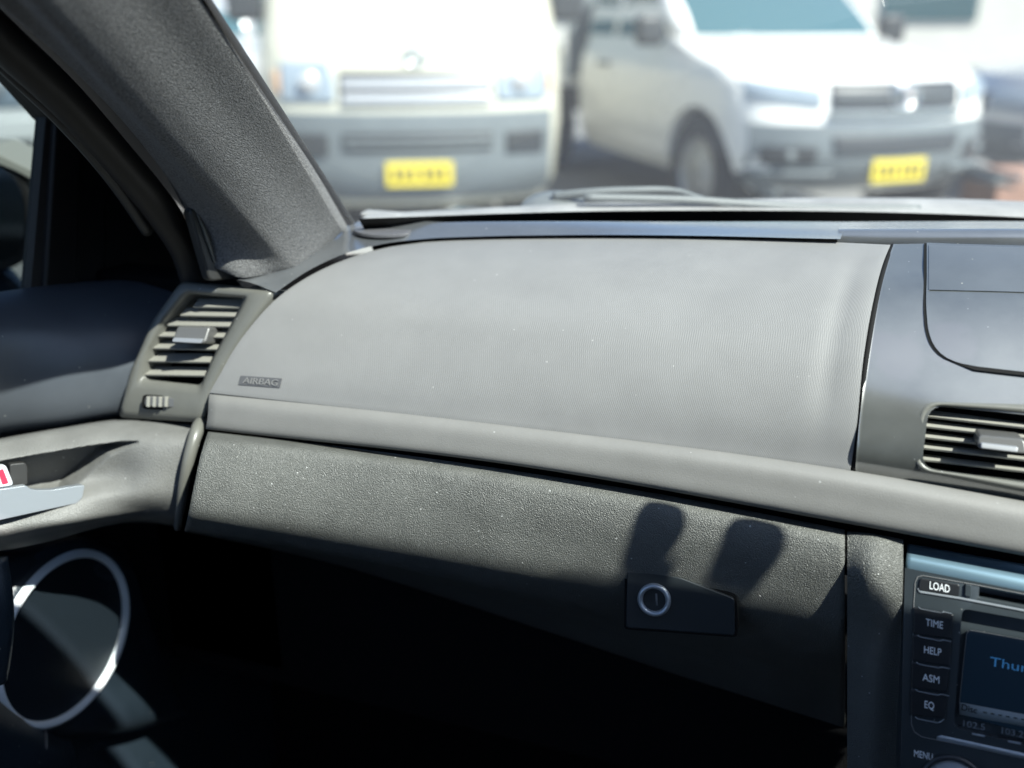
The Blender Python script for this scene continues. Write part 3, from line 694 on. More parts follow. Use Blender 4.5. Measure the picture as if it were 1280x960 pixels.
for nm, A, B, C_, D_, tx in (('time', (1142, 759), (1192, 768), (1190, 799), (1141, 792), (1157, 782, 1178.5, 786)),
                            ('help', (1141, 794), (1190, 801), (1187, 833), (1140, 826), (1155, 816, 1176.5, 820)),
                            ('asm', (1139.5, 828), (1187, 835), (1184.5, 866), (1139, 860), (1153, 850.5, 1174, 854.5)),
                            ('eq', (1138.5, 862), (1184, 869), (1181.5, 899), (1138, 894), (1155.5, 884.5, 1167.5, 887))):
    rplate(nm+'_button', [A, B, C_, D_], .0016, .006, M['button'], .001, .0007)
    rtext(nm.upper(), *tx, 9, .0018, M['legend'], nm+'_legend')
    wire([(A[0]+6, A[1]-.5), (A[0]+9, A[1]+2.2), (A[0]+34, A[1]+7.0), (A[0]+38, A[1]+5.8), (A[0]+48, A[1]+8)], .0019, .00022, M['silver'], 'button_highlight')  # bevel highlight drawn as a thin silver line
wire([(1144, 896), (1147, 898.5), (1172, 903.5), (1176, 902), (1180, 899)], .0019, .00022, M['silver'], 'button_highlight')  # same drawn highlight under the last button
scr = rplate('screen', [(1209, 788), (1500, 836), (1490, 975), (1199, 893)], -.0055, .003, M['screen'], .002, .0003)
sc_ = lambda u, v: rp(u, v, -.0052)
text('Thursday', sc_(1237, 832), sc_(1327, 849), sc_(1238, 820.5), M['screentext'], rad, 'screen_day', .0001)
prism('screen_band', [rp(1200, 878, -.0053), rp(1490, 932, -.0053), rp(1489, 947, -.0053), rp(1199, 893, -.0053)], rp.n*-.0003, M['band'], rad, 0, 0)
sc2 = lambda u, v: rp(u, v, -.0050)
text('Disc', sc2(1202, 887.5), sc2(1221, 892), sc2(1202.5, 879.5), M['black'], rad, 'screen_source', .0001)
for k in range(8): prism('screen_dash', [sc2(1229+k*9.5, 889.5+k*1.75), sc2(1233.5+k*9.5, 890.3+k*1.75), sc2(1233.5+k*9.5, 891.6+k*1.75), sc2(1229+k*9.5, 890.8+k*1.75)], rp.n*-.0001, M['black'], rad, 0, 0)
text('102.5', sc2(1204, 908), sc2(1231, 913), sc2(1204.5, 900), M['dimtext'], rad, 'preset_digits', .0001)
text('103.2', sc2(1252, 917), sc2(1279, 922), sc2(1252.5, 909), M['dimtext'], rad, 'preset_digits', .0001)
bm_w = [(1209, 788), (1300, 803), (1400, 820)]
def wire2(P, off, wd, m, name):
    return wire(P, off, wd, m, name)
wire2([(1199, 880), (1208, 793), (1211, 788.5), (1216, 788), (1300, 803), (1400, 820)], -.0050, .00015, M['greyline'], 'screen_edge')
# lower shelf and preset keys
patch('lower_shelf', [[rp(1186, 912, -.007), rp(1300, 936, -.007), rp(1480, 975, -.007)], [rp(1180, 918, -.001), rp(1300, 944, -.001), rp(1480, 985, -.001)], [rp(1172, 921, .0012), rp(1300, 950, .0012), rp(1480, 992, .0012)], [rp(1170, 925, .0002), rp(1300, 954, .0002), rp(1480, 998, .0002)]], M['silver'], rad, 30, 12, .001, 0)
for k in range(5):
    u0 = 1203+k*45; v0 = 913+k*9.3
    rplate('preset_key', [(u0, v0), (u0+38, v0+8), (u0+38, v0+13), (u0, v0+5)], -.0005, .006, M['button'], .0005, .0004)
    wire([(u0+12, v0+4), (u0+28, v0+7.2)], .0, .0006, M['silver'], 'key_marker')
rtext('MENU', 1142.5, 945.5, 1165.5, 950.5, 8.5, .0004, M['legend'], 'menu_legend')
kc = rp(1190, 984, .0)
finish('tuning_knob', bridge(lathe(kc, rp.n, [(.0165, 0), (.0165, .002), (.0145, .0035), (.0140, .014), (.012, .0155), (.001, .0158)]), cap1=True), M['silver'], rad)
finish('knob_ring', bridge(lathe(kc, rp.n, [(.0195, -.001), (.019, .0025), (.0168, .003), (.0165, 0)])), M['button'], rad)

# ================================================================== PASSENGER DOOR
door = empty('door_card', (-.62, .2, 0), 'passenger door with blue black top pad, silver pull handle and round speaker below', 'car door')
door['base'] = (-.62, .2, 0)
patch('door_top_pad', [
    [PX(-140, 392, -.66), PX(-60, 376, -.65), PX(0, 366, -.645), PX(110, 352, -.63), PX(190, 349, -.60), PX(245, 350, -.57)],
    [PX(-140, 395, -.63), PX(-60, 378, -.62), PX(0, 368, -.615), PX(110, 356, -.595), PX(190, 354, -.56), PX(245, 354, -.53)],
    [PX(-140, 430, -.605), PX(-60, 418, -.595), PX(0, 412, -.588), PX(100, 403, -.565), PX(170, 400, -.54), PX(225, 398, -.515)],
    [PX(-140, 500, -.60), PX(-60, 485, -.592), PX(0, 478, -.586), PX(90, 468, -.56), PX(150, 462, -.54), PX(200, 462, -.515)],
    [PX(-140, 560, -.612), PX(-60, 546, -.605), PX(0, 534, -.60), PX(80, 524, -.572), PX(145, 514, -.548), PX(190, 514, -.53)],
    [PX(-140, 585, -.635), PX(-60, 566, -.63), PX(0, 551, -.625), PX(80, 540, -.598), PX(145, 529, -.572), PX(190, 529, -.55)]],
    M['pad'], door, 60, 40, .003, 0)
arm_rows = [
    [PX(-140, 582, -.615), PX(-60, 560, -.61), PX(0, 548, -.60), PX(75, 535, -.572), PX(148, 524.5, -.540), PX(205, 527, -.505), PX(252, 531, -.475)],
    [PX(-140, 590, -.59), PX(-60, 569, -.582), PX(0, 556, -.575), PX(75, 542, -.548), PX(148, 531, -.515), PX(205, 532, -.480), PX(252, 535, -.452)],
    [PX(-140, 620, -.575), PX(-60, 600, -.568), PX(0, 584, -.562), PX(75, 566, -.535), PX(145, 552, -.503), PX(200, 550, -.470), PX(245, 550, -.444)],
    [PX(-140, 660, -.580), PX(-60, 640, -.573), PX(0, 622, -.566), PX(75, 606, -.538), PX(140, 596, -.506), PX(190, 592, -.472), PX(236, 590, -.448)],
    [PX(-140, 685, -.570), PX(-60, 664, -.561), PX(0, 645, -.552), PX(75, 632, -.524), PX(138, 622, -.498), PX(185, 618, -.474), PX(230, 620, -.452)],
    [PX(-140, 700, -.57), PX(-60, 680, -.560), PX(0, 662, -.548), PX(75, 650, -.520), PX(136, 640, -.500), PX(183, 638, -.482), PX(227, 642, -.460)],
    [PX(-140, 718, -.60), PX(-60, 698, -.59), PX(0, 680, -.56), PX(75, 664, -.53), PX(136, 652, -.515), PX(183, 650, -.508), PX(225, 655, -.482)],
    [PX(-140, 722, -.64), PX(-60, 702, -.63), PX(0, 684, -.62), PX(75, 668, -.592), PX(136, 655, -.57), PX(183, 653, -.548), PX(224, 658, -.522)]]
pk = [(-160, 612), (-40, 588), (8, 577.5), (60, 568), (110, 559.5), (150, 554), (172, 553), (160, 558), (138, 567), (112, 590), (92, 607), (80, 630), (0, 640), (-160, 665)]
def uv_of(p): return (640+F*p.dot(RT)/p.dot(FW), 480-F*p.dot(UP)/p.dot(FW))
def sdist(x, y, P):
    ins, best = False, 1e9
    for k in range(len(P)):
        (x0, y0), (x1, y1) = P[k-1], P[k]
        if (y0 > y) != (y1 > y) and x < (x1-x0)*(y-y0)/(y1-y0)+x0: ins = not ins
        t = max(0, min(1, ((x-x0)*(x1-x0)+(y-y0)*(y1-y0))/((x1-x0)**2+(y1-y0)**2)))
        best = min(best, math.hypot(x-x0-t*(x1-x0), y-y0-t*(y1-y0)))
    return best if ins else -best
dv = Vector((-.8, .55, -.25)).normalized()
Ga = sheet(arm_rows, 260, 170)
BVH['arm'] = BVHTree.FromBMesh(grid_bm(Ga))
for row in Ga:
    for k, p in enumerate(row):
        u, v = uv_of(p); d = sdist(u, v, pk)
        if d > -2:
            t = max(0, min(1, (d+2)/6)); row[k] = p + dv*(.034*t*t*(3-2*t))
finish('armrest', grid_bm(Ga), M['arm'], door, .003, 0)
hp = Pl(hit(60, 636, 'arm', .006), (.8, -.5, .22))
prism('lock_surround', [hp(12, 580, -.018), hp(32, 578, -.018), hp(35, 584, -.018), hp(35, 607, -.018), hp(12, 610, -.018)], hp.n*-.012, M['sail'], door, .002, .001)
lk = prism('lock_button', [hp(-16, 590, -.004), hp(2, 582, -.004), hp(8, 582, -.004), hp(18, 607, -.004), hp(-20, 613, -.004)], hp.n*-.01, M['white_plastic'], door, .003, .002)
prism('lock_marker', [hp(-3, 588, -.0034), hp(4, 586, -.0034), hp(11, 604, -.0034), hp(3, 606, -.0034)], hp.n*-.002, M['red'], door, .0008, .0003)
prism('door_handle', [hp(-130, 634), hp(-60, 622), hp(0, 612), hp(33, 607), hp(37, 611), (hp(46, 613)), hp(66, 612.5), hp(86, 609), hp(106, 606.5), hp(103, 622), hp(96, 629), hp(50, 639), hp(0, 650), hp(-130, 680)], hp.n*-.009, M['silver'], door, .0015, .0028, 4, 4)
# pale edge of the door/dash seam
tube('door_edge_trim', [hit(247, 531, 'arm', .004)+Vector((.004, .004, .0)), PX(244, 545, -.440), PX(237, 570, -.440), PX(230, 605, -.444), PX(225, 640, -.452), PX(222, 660, -.462)], lambda t: .0062*(1-.55*t), M['vent'], door, 40, 10)
# lower door with the loudspeaker
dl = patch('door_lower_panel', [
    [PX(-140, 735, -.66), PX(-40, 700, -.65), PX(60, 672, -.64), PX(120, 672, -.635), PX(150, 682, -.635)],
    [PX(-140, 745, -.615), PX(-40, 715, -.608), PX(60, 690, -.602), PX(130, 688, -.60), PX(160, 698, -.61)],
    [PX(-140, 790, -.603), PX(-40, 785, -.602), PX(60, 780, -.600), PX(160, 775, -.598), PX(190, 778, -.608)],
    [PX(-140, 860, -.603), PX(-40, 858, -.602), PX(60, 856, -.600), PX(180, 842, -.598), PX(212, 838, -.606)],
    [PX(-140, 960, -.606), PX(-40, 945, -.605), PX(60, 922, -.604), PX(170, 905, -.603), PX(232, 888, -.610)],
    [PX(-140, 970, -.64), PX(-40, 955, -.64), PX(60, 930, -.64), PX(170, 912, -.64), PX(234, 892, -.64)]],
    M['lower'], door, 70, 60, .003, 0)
cs = PX(81, 797, -.594); rs = abs(PX(81, 690, -.594).z-PX(81, 905, -.594).z)/2
finish('speaker_ring', bridge(lathe(cs, (1, 0, 0), [(rs*.90, -.006), (rs*.905, .0035), (rs*.935, .0062), (rs*.965, .006), (rs*1.0, .002), (rs*1.0, -.008)], 96)), mat('speaker_ring_silver', (.80, .86, .9), .4), door)
finish('speaker_ring_base', bridge(lathe(cs, (1, 0, 0), [(rs*1.0, .001), (rs*1.06, -.001), (rs*1.09, -.008)], 96)), M['lower'], door)
finish('speaker_grille', bridge(lathe(cs, (1, 0, 0), [(rs*.905*(1-q/14), .001+.0022*(1-(1-q/14)**2)) for q in range(14)]+[(.0005, .0032)], 96), cap1=True), M['grille'], door)
lq = Pl(PX(30, 920, -.578), (.85, -.5, .1))
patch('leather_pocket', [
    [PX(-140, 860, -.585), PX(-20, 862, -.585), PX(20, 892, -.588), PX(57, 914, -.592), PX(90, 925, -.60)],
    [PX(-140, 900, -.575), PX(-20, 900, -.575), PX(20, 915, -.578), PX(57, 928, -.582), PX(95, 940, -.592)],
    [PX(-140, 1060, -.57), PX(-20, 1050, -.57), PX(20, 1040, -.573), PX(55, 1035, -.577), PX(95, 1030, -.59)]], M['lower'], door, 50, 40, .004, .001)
tube('pocket_seam', [PX(57, 913, -.5905), PX(58, 930, -.5805), PX(55, 960, -.578), PX(53, 1020, -.576)], .0009, M['strip'], door, 30, 6)
tube('pull_grip', [PX(-12, 700, -.54), PX(-6, 740, -.535), PX(-4, 790, -.535), PX(-12, 850, -.54)], .011, M['lower'], door, 30, 12)
# window frame, sail panel, glass
sp = Pl((-.635, .5, -.1), (1, -.12, 0))
prism('sail_panel', [sp(98, 155), sp(150, 195), sp(240, 275), sp(310, 345), sp(300, 362), sp(95, 362)], sp.n*-.02, M['sail'], door, .004, .002)
tube('sail_panel_outline', [sp(130, 362, .0005), sp(131, 300, .0005), sp(136, 240, .0005), sp(150, 228, .0005), sp(165, 238, .0005)], .0009, M['black'], door, 40, 6)
prism('window_channel', [sp(70, 150, .008), sp(104, 153, .008), sp(97, 362, .008), sp(56, 362, .008)], sp.n*-.02, M['seal'], door, .004, .003)
prism('window_rubber', [sp(58, 135, .002), sp(67, 143, .002), sp(53, 362, .002), sp(38, 362, .002)], sp.n*-.012, mat('brown_rubber', (.05, .045, .04), .6), door, .002, .0015)
prism('window_frame', [sp(-160, -120, .004), sp(0, 20, .004), sp(70, 95, .004), sp(150, 190, .004), sp(140, 215, .004), sp(62, 150, .004), sp(0, 80, .004), sp(-160, -70, .004)], sp.n*-.02, M['seal'], door, .003, .002)
finish('side_window', grid_bm([[sp(-400, 420, -.006), sp(60, 370, -.006)], [sp(-400, -200, -.006), sp(80, 140, -.006)]]), M['sideglass'], door)
finish('door_outer_skin', box_bm(-.70, -.67, -.6, .72, -.95, -.26), M['paintc'], door, 0, .01)
# mirror on the outside of the door
mr_ = Pl(PX(5, 270, -.80), (.35, -.93, 0))
mh = prism('mirror_housing', [mr_(-110, 195), mr_(-20, 190), mr_(24, 214), mr_(40, 250), mr_(38, 310), mr_(20, 335), mr_(-110, 345)], mr_.n*-.06, M['seal'], door, .010, .010, 4, 4)
prism('mirror_cap', [mr_(-110, 178, .004), mr_(-20, 184, .004), mr_(46, 216, .004), mr_(46, 228, .004), mr_(20, 214, .004), mr_(-22, 197, .004), mr_(-110, 192, .004)], mr_.n*-.07, mat('mirror_cap_cream', (.42, .40, .33), .4), door, .003, .003)
prism('mirror_glass', [mr_(-104, 204, .002), mr_(-22, 199, .002), mr_(17, 219, .002), mr_(32, 252, .002), mr_(30, 306, .002), mr_(15, 326, .002), mr_(-104, 336, .002)], mr_.n*-.003, M['mirror'], door, .012, .0006)
tube('mirror_arm', [mr_(-30, 330, -.03), mr_(0, 350, -.04), mr_(30, 385, -.05)], .018, M['paintc'], door, 16, 10)

# ================================================================== WIPER
wb = empty('windscreen_wiper', tuple(hit(692, 255, 'cowl', .004)+Vector((0, 0, H))), 'grey windscreen wiper arm with round pivot cap lying at the foot of the glass', 'wiper')
wb['base'] = tuple(wb.location)
c0 = hit(692, 256, 'cowl', .0)
cc = PY(692, 246, c0.y+.02)
cy = lambda u: hit(u, 266, 'cowl').y+.01
finish('pivot_cap', bridge(lathe(cc+Vector((0, 0, -.012)), (0, -.25, 1), [(.030, -.004), (.032, .003), (.029, .007), (.015, .0095), (.001, .010)]), cap1=True), M['wiper'], wb)
tube('wiper_arm', [cc, PY(725, 242, cc.y), PY(790, 238, cc.y+.01), PY(845, 239, cc.y+.02), PY(885, 251, cy(885)), PY(925, 258, cy(925))], lambda t: .0045-.002*t, M['wiper'], wb, 40, 8)
cy = lambda u: hit(u, 266, 'cowl').y+.01
tube('wiper_blade', [PY(730, 247, cy(730)), PY(860, 250, cy(860)), PY(1000, 259, cy(1000)), PY(1150, 261, cy(1150))], .004, M['wiper'], wb, 40, 6)
for nm, u, v in (('washer_nozzle', 905, 262), ('washer_nozzle', 478, 262)):
    c1 = hit(u, v, 'cowl', .0)
    finish(nm, box_bm(c1.x-.02, c1.x+.02, c1.y-.008, c1.y+.008, c1.z-.008, c1.z-.002), M['cowl'], body, 0, .003)

# ================================================================== PARKED VEHICLES (local: nose at y=0 facing -y)
def lobj(name, bm, m, parent, bev=0, thick=0): return finish(name, bm, m, parent, thick, bev, world=False, lift=0)
def shell(levels, rc=.22, k=8):
    loops = []
    for z, yf, yb, hw, bow in levels:
        P = [Vector((-hw, yf+bow, z)), Vector((-hw*.5, yf+bow*.22, z)), Vector((0, yf, z)), Vector((hw*.5, yf+bow*.22, z)), Vector((hw, yf+bow, z)), Vector((hw, yb, z)), Vector((-hw, yb, z))]
        loops.append(roundpoly(P, rc, k))
    return bridge(loops, True, True)
class Veh:
    def __init__(s, name, label, cat, loc, rz, group=None):
        s.r = empty(name, loc, label, cat, group, rz)
    def body(s, levels, m, name='body', rc=.22, arches=(), ar=.40, hw=.9):
        bm = shell(levels, rc); s.bvh = BVHTree.FromBMesh(bm); o = lobj(name, bm, m, s.r)
        for y in arches:
            for sx in (-1, 1):
                b = bridge(lathe((sx*hw*.72, y, .36), (sx, 0, 0), [(ar, 0), (ar, .5)], 40), True, True)
                cut(o, b)
        o.data.polygons.foreach_set('use_smooth', [True]*len(o.data.polygons))
        if not arches:
            bmx = bmesh.new(); bmx.from_mesh(o.data)
            for e in bmx.edges:
                if len(e.link_faces) == 2 and e.calc_face_angle(0) > math.radians(40): e.smooth = False
            bmx.to_mesh(o.data); bmx.free()
        return o
    def fy(s, x, z):
        r = s.bvh.ray_cast(Vector((x, -3, z)), Vector((0, 1, 0))); return r[0].y if r[0] else 0
    def band(s, name, x0, x1, z0, z1, off, m, thick=.02, slope=0, parent=None, bev=.008, taper=0):
        G = []
        for i in range(6):
            q = i/5; row = []
            for j in range(14):
                t = j/13; xx0, xx1 = x0+taper*q, x1-taper*q
                x = xx0+(xx1-xx0)*t; z = z0+(z1-z0)*q + slope*abs(x)
                row.append(Vector((x, s.fy(x, z)-off, z)))
            G.append(row)
        return lobj(name, grid_bm(G, Vector((0, -8, .8))), m, parent or s.r, bev, thick)
    def side(s, name, sx, pts, m, off=.01, thick=.015, parent=None):
        """flat panel on the flank: pts (y, z)"""
        P = []
        for y, z in pts:
            r = s.bvh.ray_cast(Vector((sx*3, y, z)), Vector((-sx, 0, 0))); x = abs(r[0].x) if r[0] else .8
            P.append(Vector((sx*(x+off), y, z)))
        return finish(name, bridge([P, [p-Vector((sx*thick, 0, 0)) for p in P]], True, True), m, parent or s.r, 0, .006, False, lift=0)
    def wheel(s, x, y, r=.36, wd=.22):
        sx = 1 if x > 0 else -1
        ty = lobj('wheel', bridge(lathe((x, y, r), (sx, 0, 0), [(r*.6, -wd), (r*.95, -wd), (r, -wd*.85), (r, -.03), (r*.94, 0), (r*.66, .004), (r*.62, -.02)], 40)), M['tyre'], s.r)
        lobj('rim', bridge(lathe((x, y, r), (sx, 0, 0), [(r*.63, -.01), (r*.6, -.03), (r*.5, -.05), (r*.35, -.02), (r*.3, .0), (r*.12, .01), (.01, .012)], 40), cap1=True), M['rim'], ty)
    def plate(s, z, x=0, w_=.372, h=.134, chars=True):
        y = s.fy(x, z)-.035
        p = lobj('number_plate', box_bm(x-w_/2, x+w_/2, y, y+.012, z-h/2, z+h/2), M['plate'], s.r, .003)
        for k in range(6):   # the photo's characters are blurred past reading: plain strokes
            xx = x-.135+k*.052+(.012 if k > 2 else 0); a_ = (.013, .006, .015, .009, .014, .007)[(k*2+int(z*100)) % 6]
            lobj('plate_stroke', box_bm(xx-a_, xx+a_, y-.002, y+.001, z-.035, z+.035), M['platetext'], p)
        return p
    def emblem(s, z, r=.07, x=0):
        y = s.fy(x, z)-.03
        def ring(a, b, cx, cz, w_=.009):
            pts = [Vector((cx+a*math.cos(t), y, cz+b*math.sin(t))) for t in [i*math.pi/14 for i in range(29)]]
            bm = bridge([[p+(p-Vector((cx, y, cz))).normalized()*q+Vector((0, e, 0)) for p in pts[:-1]] for q, e in ((-w_, 0), (0, -.008), (w_, 0), (0, .008), (-w_, 0))])
            return bm
        o = lobj('emblem', ring(r*1.35, r*.92, x, z), M['chrome'], s.r)
        lobj('emblem_inner', ring(r*.42, r*.86, x, z, .007), M['chrome'], o)
        lobj('emblem_inner', ring(r*.85, r*.36, x, z+r*.42, .007), M['chrome'], o)

def at_plate(u, v, z, depth_scale=1):
    p = PZ(u, v, z-H); return Vector((p.x, p.y, 0))

def build_van(loc, label, mcol, bumper):
    V = Veh('parked_van', label, 'van', loc, V27, 'vehicles parked in the row facing us')
    V.body([(.30, .12, 4.6, .79, .22), (.44, .03, 4.65, .84, .20), (.76, .02, 4.68, .86, .18), (1.0, .06, 4.7, .86, .17), (1.20, .15, 4.7, .855, .16), (1.40, .30, 4.7, .84, .15),
            (1.7, .55, 4.7, .80, .12), (1.95, .82, 4.68, .71, .10), (2.06, 1.1, 4.6, .60, .10), (2.09, 1.35, 4.4, .43, .1)], mcol, rc=.2, arches=(.95, 3.7), hw=.83)
    V.band('front_bumper', -.78, .78, .34, .83, .02, bumper, .03)
    V.band('windscreen', -.66, .66, 1.46, 1.88, .006, M['cglass'], .01, taper=.05)
    g = V.band('grille', -.42, .42, .875, 1.045, .012, M['darkg'], .02)
    for z in (.882, .958): V.band('grille_bar', -.41, .41, z, z+.05, .03, M['silverp'], .02, parent=g)
    lg = V.band('lower_grille', -.42, .42, .625, .725, .032, M['darkg'], .02)
    for z in (.645, .68): V.band('grille_bar', -.41, .41, z, z+.018, .042, M['bumper'], .01, parent=lg)
    for sx in (-1, 1):
        a, b = sorted((sx*.45, sx*.745)); hl = V.band('headlight', a, b, .885, 1.10, .02, M['lamp'], .03, bev=.015)
        lobj('lamp_bowl', bridge(lathe((sx*.58, V.fy(sx*.58, .99)-.035, .99), (0, -1, 0), [(.055, 0), (.05, .01), (.02, .012), (.001, .012)], 24), cap1=True), M['silverp'], hl)
        a, b = sorted((sx*.75, sx*.785)); V.band('indicator', a, b, .93, 1.05, .02, M['orange'], .02)
        a, b = sorted((sx*.50, sx*.73)); V.band('fog_recess', a, b, .60, .72, .035, M['darkg'], .02)
        V.side('side_window', sx, [(1.1, 1.30), (2.0, 1.30), (2.0, 1.75), (1.25, 1.75)], M['cglass'])
        V.side('side_window', sx, [(2.1, 1.30), (4.4, 1.30), (4.4, 1.75), (2.1, 1.75)], M['cglass'])
        lobj('door_mirror', box_bm(*sorted((sx*.84, sx*1.04)), .55, .63, 1.30, 1.53), M['darkg'], V.r, .03)
        for y in (.95, 3.7): V.wheel(sx*.81, y, .33)
    V.plate(.50); V.emblem(1.12, .05)
    V.r['base'] = tuple(loc); return V
pv = at_plate(525, 218.5, .50); off = RH @ Vector((0, .02, 0))
build_van(pv+off, 'cream white van with grey bumper and yellow plate parked facing the windscreen', M['cream'], M['bumper'])
build_van(pv+off+RH @ Vector((-2.75, -.1, 0)), 'white van seen through the passenger side window beyond the door mirror', M['white'], M['white'])

# --- pick-up with grey bumper
pu = at_plate(1129, 214, .48)
U = Veh('pickup_truck', 'white pickup truck with grey bumper and yellow plate, right of the cream van', 'pickup truck', pu + Matrix.Rotation(math.radians(37), 3, 'Z') @ Vector((0, .02, 0)), math.radians(37), 'vehicles parked in the row facing us')
U.body([(.34, .16, 3.05, .80, .27), (.46, .04, 3.05, .86, .27), (.60, .02, 3.05, .88, .27), (.78, .05, 3.05, .89, .28), (.94, .075, 3.05, .885, .28), (1.03, .20, 3.05, .87, .30), (1.10, .60, 3.05, .84, .28), (1.19, 1.15, 3.0, .82, .1)], M['white'], rc=.25, arches=(.88,), ar=.44, hw=.88)
cab = shell([(1.15, 1.15, 3.03, .80, .12), (1.33, 1.38, 3.03, .77, .10), (1.63, 1.82, 2.98, .68, .08), (1.75, 2.05, 2.92, .62, .08), (1.78, 2.2, 2.8, .5, .08)], .12)
keep = U.bvh
co_ = lobj('cabin', cab.copy(), M['white'], U.r); U.bvh = BVHTree.FromBMesh(cab)
U.band('windscreen', -.70, .70, 1.21, 1.66, .008, M['cglass'], .01, taper=.07)
for sx in (-1, 1): U.side('side_window', sx, [(1.52, 1.19), (2.35, 1.19), (2.35, 1.60), (1.95, 1.60)], M['cglass'])
for sx in (-1, 1): U.side('side_window', sx, [(2.43, 1.19), (2.92, 1.19), (2.90, 1.58), (2.43, 1.60)], M['cglass'])
U.bvh = keep
fbm = U.band('front_bumper', -.84, .84, .36, .745, .025, M['bumper'], .04)
for sx in (-1, 1): U.side('bumper_end', sx, [(.26, .36), (.43, .36), (.40, .60), (.36, .76), (.24, .78)], M['bumper'], .006, .03)
ug = U.band('upper_grille', -.44, .44, .83, .975, .02, M['darkg'], .02)
U.band('grille_bar', -.42, .42, .89, .902, .03, M['bumper'], .01, parent=ug)
U.band('grille_surround', -.46, .46, .775, .82, .035, M['bumper'], .02)
U.band('lower_grille', -.42, .42, .585, .685, .04, M['darkg'], .02, taper=-.02)
for sx in (-1, 1):
    a, b = sorted((sx*.49, sx*.85)); hl = U.band('headlight', a, b, .78, .885, .02, M['lamp'], .03, slope=.12, bev=.02)
    a, b = sorted((sx*.52, sx*.80)); fg = U.band('fog_recess', a, b, .52, .63, .036, M['darkg'], .02)
    a, b = sorted((sx*.42, sx*.84)); U.band('bumper_corner', a, b, .38, .47, .05, M['bumper'], .03)
    lobj('fog_lamp', bridge(lathe((sx*.66, U.fy(sx*.66, .57)-.04, .57), (0, -1, 0), [(.03, 0), (.03, .012), (.02, .015), (.001, .016)], 20), cap1=True), M['bumper'], fg)
    U.wheel(sx*.87, .88, .375, .24); U.wheel(sx*.87, 3.95, .375, .24)
    lobj('door_mirror', box_bm(*sorted((sx*.86, sx*1.06)), 1.42, 1.52, 1.14, 1.34), M['darkg'], U.r, .04)
    U.side('door_handle', sx, [(2.3, .98), (2.5, .98), (2.5, 1.01), (2.3, 1.01)], M['bumper'], .03, .03)
    for y in (1.42, 2.62): U.side('door_gap', sx, [(y, .42), (y+.01, .42), (y+.01, 1.10), (y, 1.10)], M['darkg'], .003, .01)
tr = lobj('tray', box_bm(-.92, .92, 3.2, 5.3, .78, .86), M['white'], U.r, .01)
for x in (-.90, .90): lobj('tray_side', box_bm(x-.015, x+.015, 3.2, 5.3, .86, 1.12), M['white'], U.r, .008)
lobj('headboard', box_bm(-.88, .88, 3.16, 3.2, .86, 1.55), M['bumper'], U.r, .008)
lobj('chassis_rail', box_bm(-.5, .5, 2.9, 5.2, .5, .7), M['darkg'], U.r, .02)
U.plate(.48); U.emblem(.90, .075); U.r['base'] = tuple(pu)

# --- silver wagon side-on behind, white van further back
def build_wagon(loc, rz, label, paint, name='station_wagon', cat='station wagon'):
    W = Veh(name, label, cat, loc, rz, 'cars parked in the row behind')
    W.body([(.28, .15, 4.5, .80, .2), (.45, .03, 4.65, .87, .22), (.75, .03, 4.68, .89, .25), (.92, .15, 4.66, .88, .25), (1.02, .9, 4.64, .86, .15), (1.06, 1.1, 4.6, .82, .1)], paint, rc=.25, arches=(.9, 3.6), ar=.38, hw=.88)
    cb = shell([(1.04, 1.15, 4.6, .80, .1), (1.4, 1.75, 4.5, .70, .08), (1.52, 2.1, 4.3, .62, .08), (1.55, 2.4, 4.1, .5, .08)], .15)
    k = W.bvh; lobj('cabin', cb.copy(), paint, W.r); W.bvh = BVHTree.FromBMesh(cb)
    W.band('windscreen', -.66, .66, 1.09, 1.42, .008, M['cglass'], .01, taper=.06)
    for sx in (-1, 1):
        W.side('side_window', sx, [(1.5, 1.10), (2.5, 1.10), (2.5, 1.42), (1.95, 1.42)], M['cglass'])
        W.side('side_window', sx, [(2.6, 1.10), (3.6, 1.10), (3.5, 1.42), (2.6, 1.42)], M['cglass'])
        W.side('side_window', sx, [(3.7, 1.10), (4.3, 1.12), (4.15, 1.40), (3.62, 1.42)], M['cglass'])
    W.bvh = k
    W.band('front_bumper', -.8, .8, .32, .6, .02, M['bumper'], .03)
    W.band('grille', -.4, .4, .65, .8, .015, M['darkg'], .02)
    for sx in (-1, 1):
        a, b = sorted((sx*.45, sx*.8)); W.band('headlight', a, b, .66, .82, .02, M['lamp'], .03)
        for y in (.9, 3.6): W.wheel(sx*.87, y, .33)
    W.r['base'] = tuple(loc); return W
build_wagon(Vector((.75, 8.6, 0)), math.radians(-76), 'silver wagon with dark windows standing side-on behind the pickup truck', M['silverp'])
build_wagon(Vector((-.9, 12.5, 0)), math.radians(27), 'white wagon parked in the gap between cream van and pickup truck', M['white'])
build_wagon(Vector((-7.5, 9.8, 0)), math.radians(27), 'pale wagon standing behind the cream van at far left', M['silverp'])
build_wagon(Vector((-1.7, -3.6, 0)), math.radians(200), 'white wagon parked behind our car and caught in the door mirror', M['white'])
# wheel stops, low brick planter
for u, v, wdt, lab in ((1070, 251, .40, 'pale concrete wheel stop under the nose of the pickup truck, left of two'), (1205, 250, .34, 'pale concrete wheel stop under the nose of the pickup truck, right of two')):
    p = PZ(u, v, -1.05); p.z = 0
    o = finish('wheel_stop', box_bm(-wdt/2, wdt/2, -.08, .08, 0, .17), M['concrete'], None, 0, .02, lift=0)
    o.location = p; o.rotation_euler = (0, 0, V27*.6); tag(o, lab, 'wheel stop', 'concrete wheel stops')
p = PZ(1290, 200, -.85)
o = finish('brick_planter', box_bm(-.2, 2.2, 0, .4, 0, .36), M['brick'], None, 0, .02, lift=0); o.location = (1.12, 7.1, 0); o.rotation_euler = (0, 0, V27)
tag(o, 'low orange brick planter wall right of the pickup truck', 'planter')
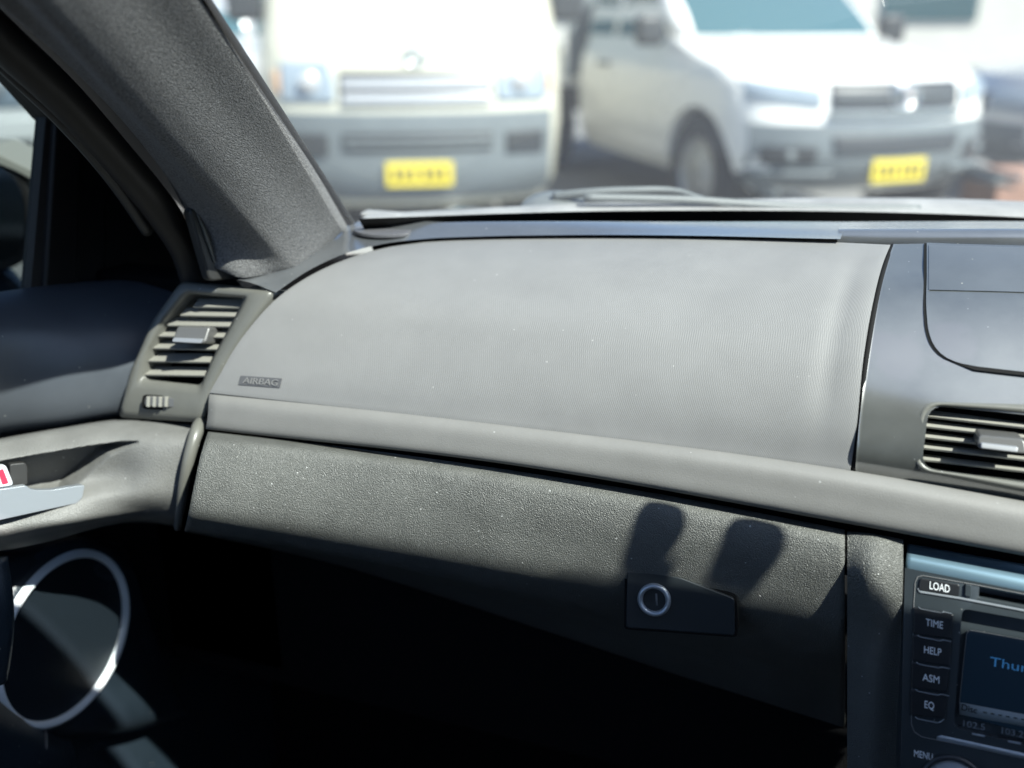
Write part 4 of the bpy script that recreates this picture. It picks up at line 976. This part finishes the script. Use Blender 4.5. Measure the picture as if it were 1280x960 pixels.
# far building and trees
bd = empty('warehouse_building', (0, 30, 0), 'long pale rendered building with dark windows beyond the parked cars', 'building')
bd['base'] = (0, 30, 0)
finish('wall', box_bm(-40, 26, 30, 38, 0, 5.5), M['wall'], bd, 0, .02, lift=0)
finish('roof', box_bm(-40.4, 26.4, 29.6, 38.4, 5.5, 5.8), M['bumper'], bd, 0, .02, lift=0)
for k in range(12):
    x = -36+k*5.2; finish('window', box_bm(x, x+2.4, 29.93, 30.05, 1.2, 2.8), M['cglass'], bd, 0, .01, lift=0)
def tree(x, y, h, label):
    t = empty('street_tree', (x, y, 0), label, 'tree', 'trees in front of the building')
    tk = tube('trunk', [Vector((0, 0, 0)), Vector((.1, .05, h*.3)), Vector((.0, .1, h*.6)), Vector((.1, 0, h*.85))], lambda q: .16*(1-.75*q), M['bark'], t, 14, 10, lift=0, world=False)
    for k in range(6):
        a = k*1.05; tube('limb', [Vector((.05, .05, h*(.35+.06*k))), Vector((math.cos(a)*.7, math.sin(a)*.7, h*(.5+.06*k))), Vector((math.cos(a)*1.3, math.sin(a)*1.3, h*(.58+.06*k)))], lambda q: .06*(1-.8*q), M['bark'], tk, 8, 6, lift=0, world=False)
    bm = bmesh.new(); cl = []
    for k in range(26):
        a, e, r = random.uniform(0, 6.28), random.uniform(-.5, 1.2), random.uniform(.5, 1.0)
        cl.append((Vector((math.cos(a)*math.cos(e)*1.7*r, math.sin(a)*math.cos(e)*1.7*r, h*.68+math.sin(e)*h*.28*r)), random.uniform(.35, .65)))
    for c, r in cl:
        for _ in range(150):
            d = Vector((random.gauss(0, 1), random.gauss(0, 1), random.gauss(0, .8))).normalized()*r*random.uniform(.4, 1.1)
            q = c+d; a = Vector((random.gauss(0, 1), random.gauss(0, 1), random.gauss(0, 1))).normalized()*.07; b = a.orthogonal().normalized()*.045
            bm.faces.new([bm.verts.new(q+s) for s in (a, b, -a, -b)])
    lobj('crown', bm, M['leaf'], t)
tree(3.6, 15.5, 4.2, 'leafy green tree above the bonnet of the pickup truck')
tree(-12.5, 20, 5.2, 'leafy green tree at far left beyond the vans')
tree(7.5, 19, 5.0, 'leafy green tree right of the silver wagon')
for o in list(bpy.data.objects):
    if 'base' in o: del o['base']
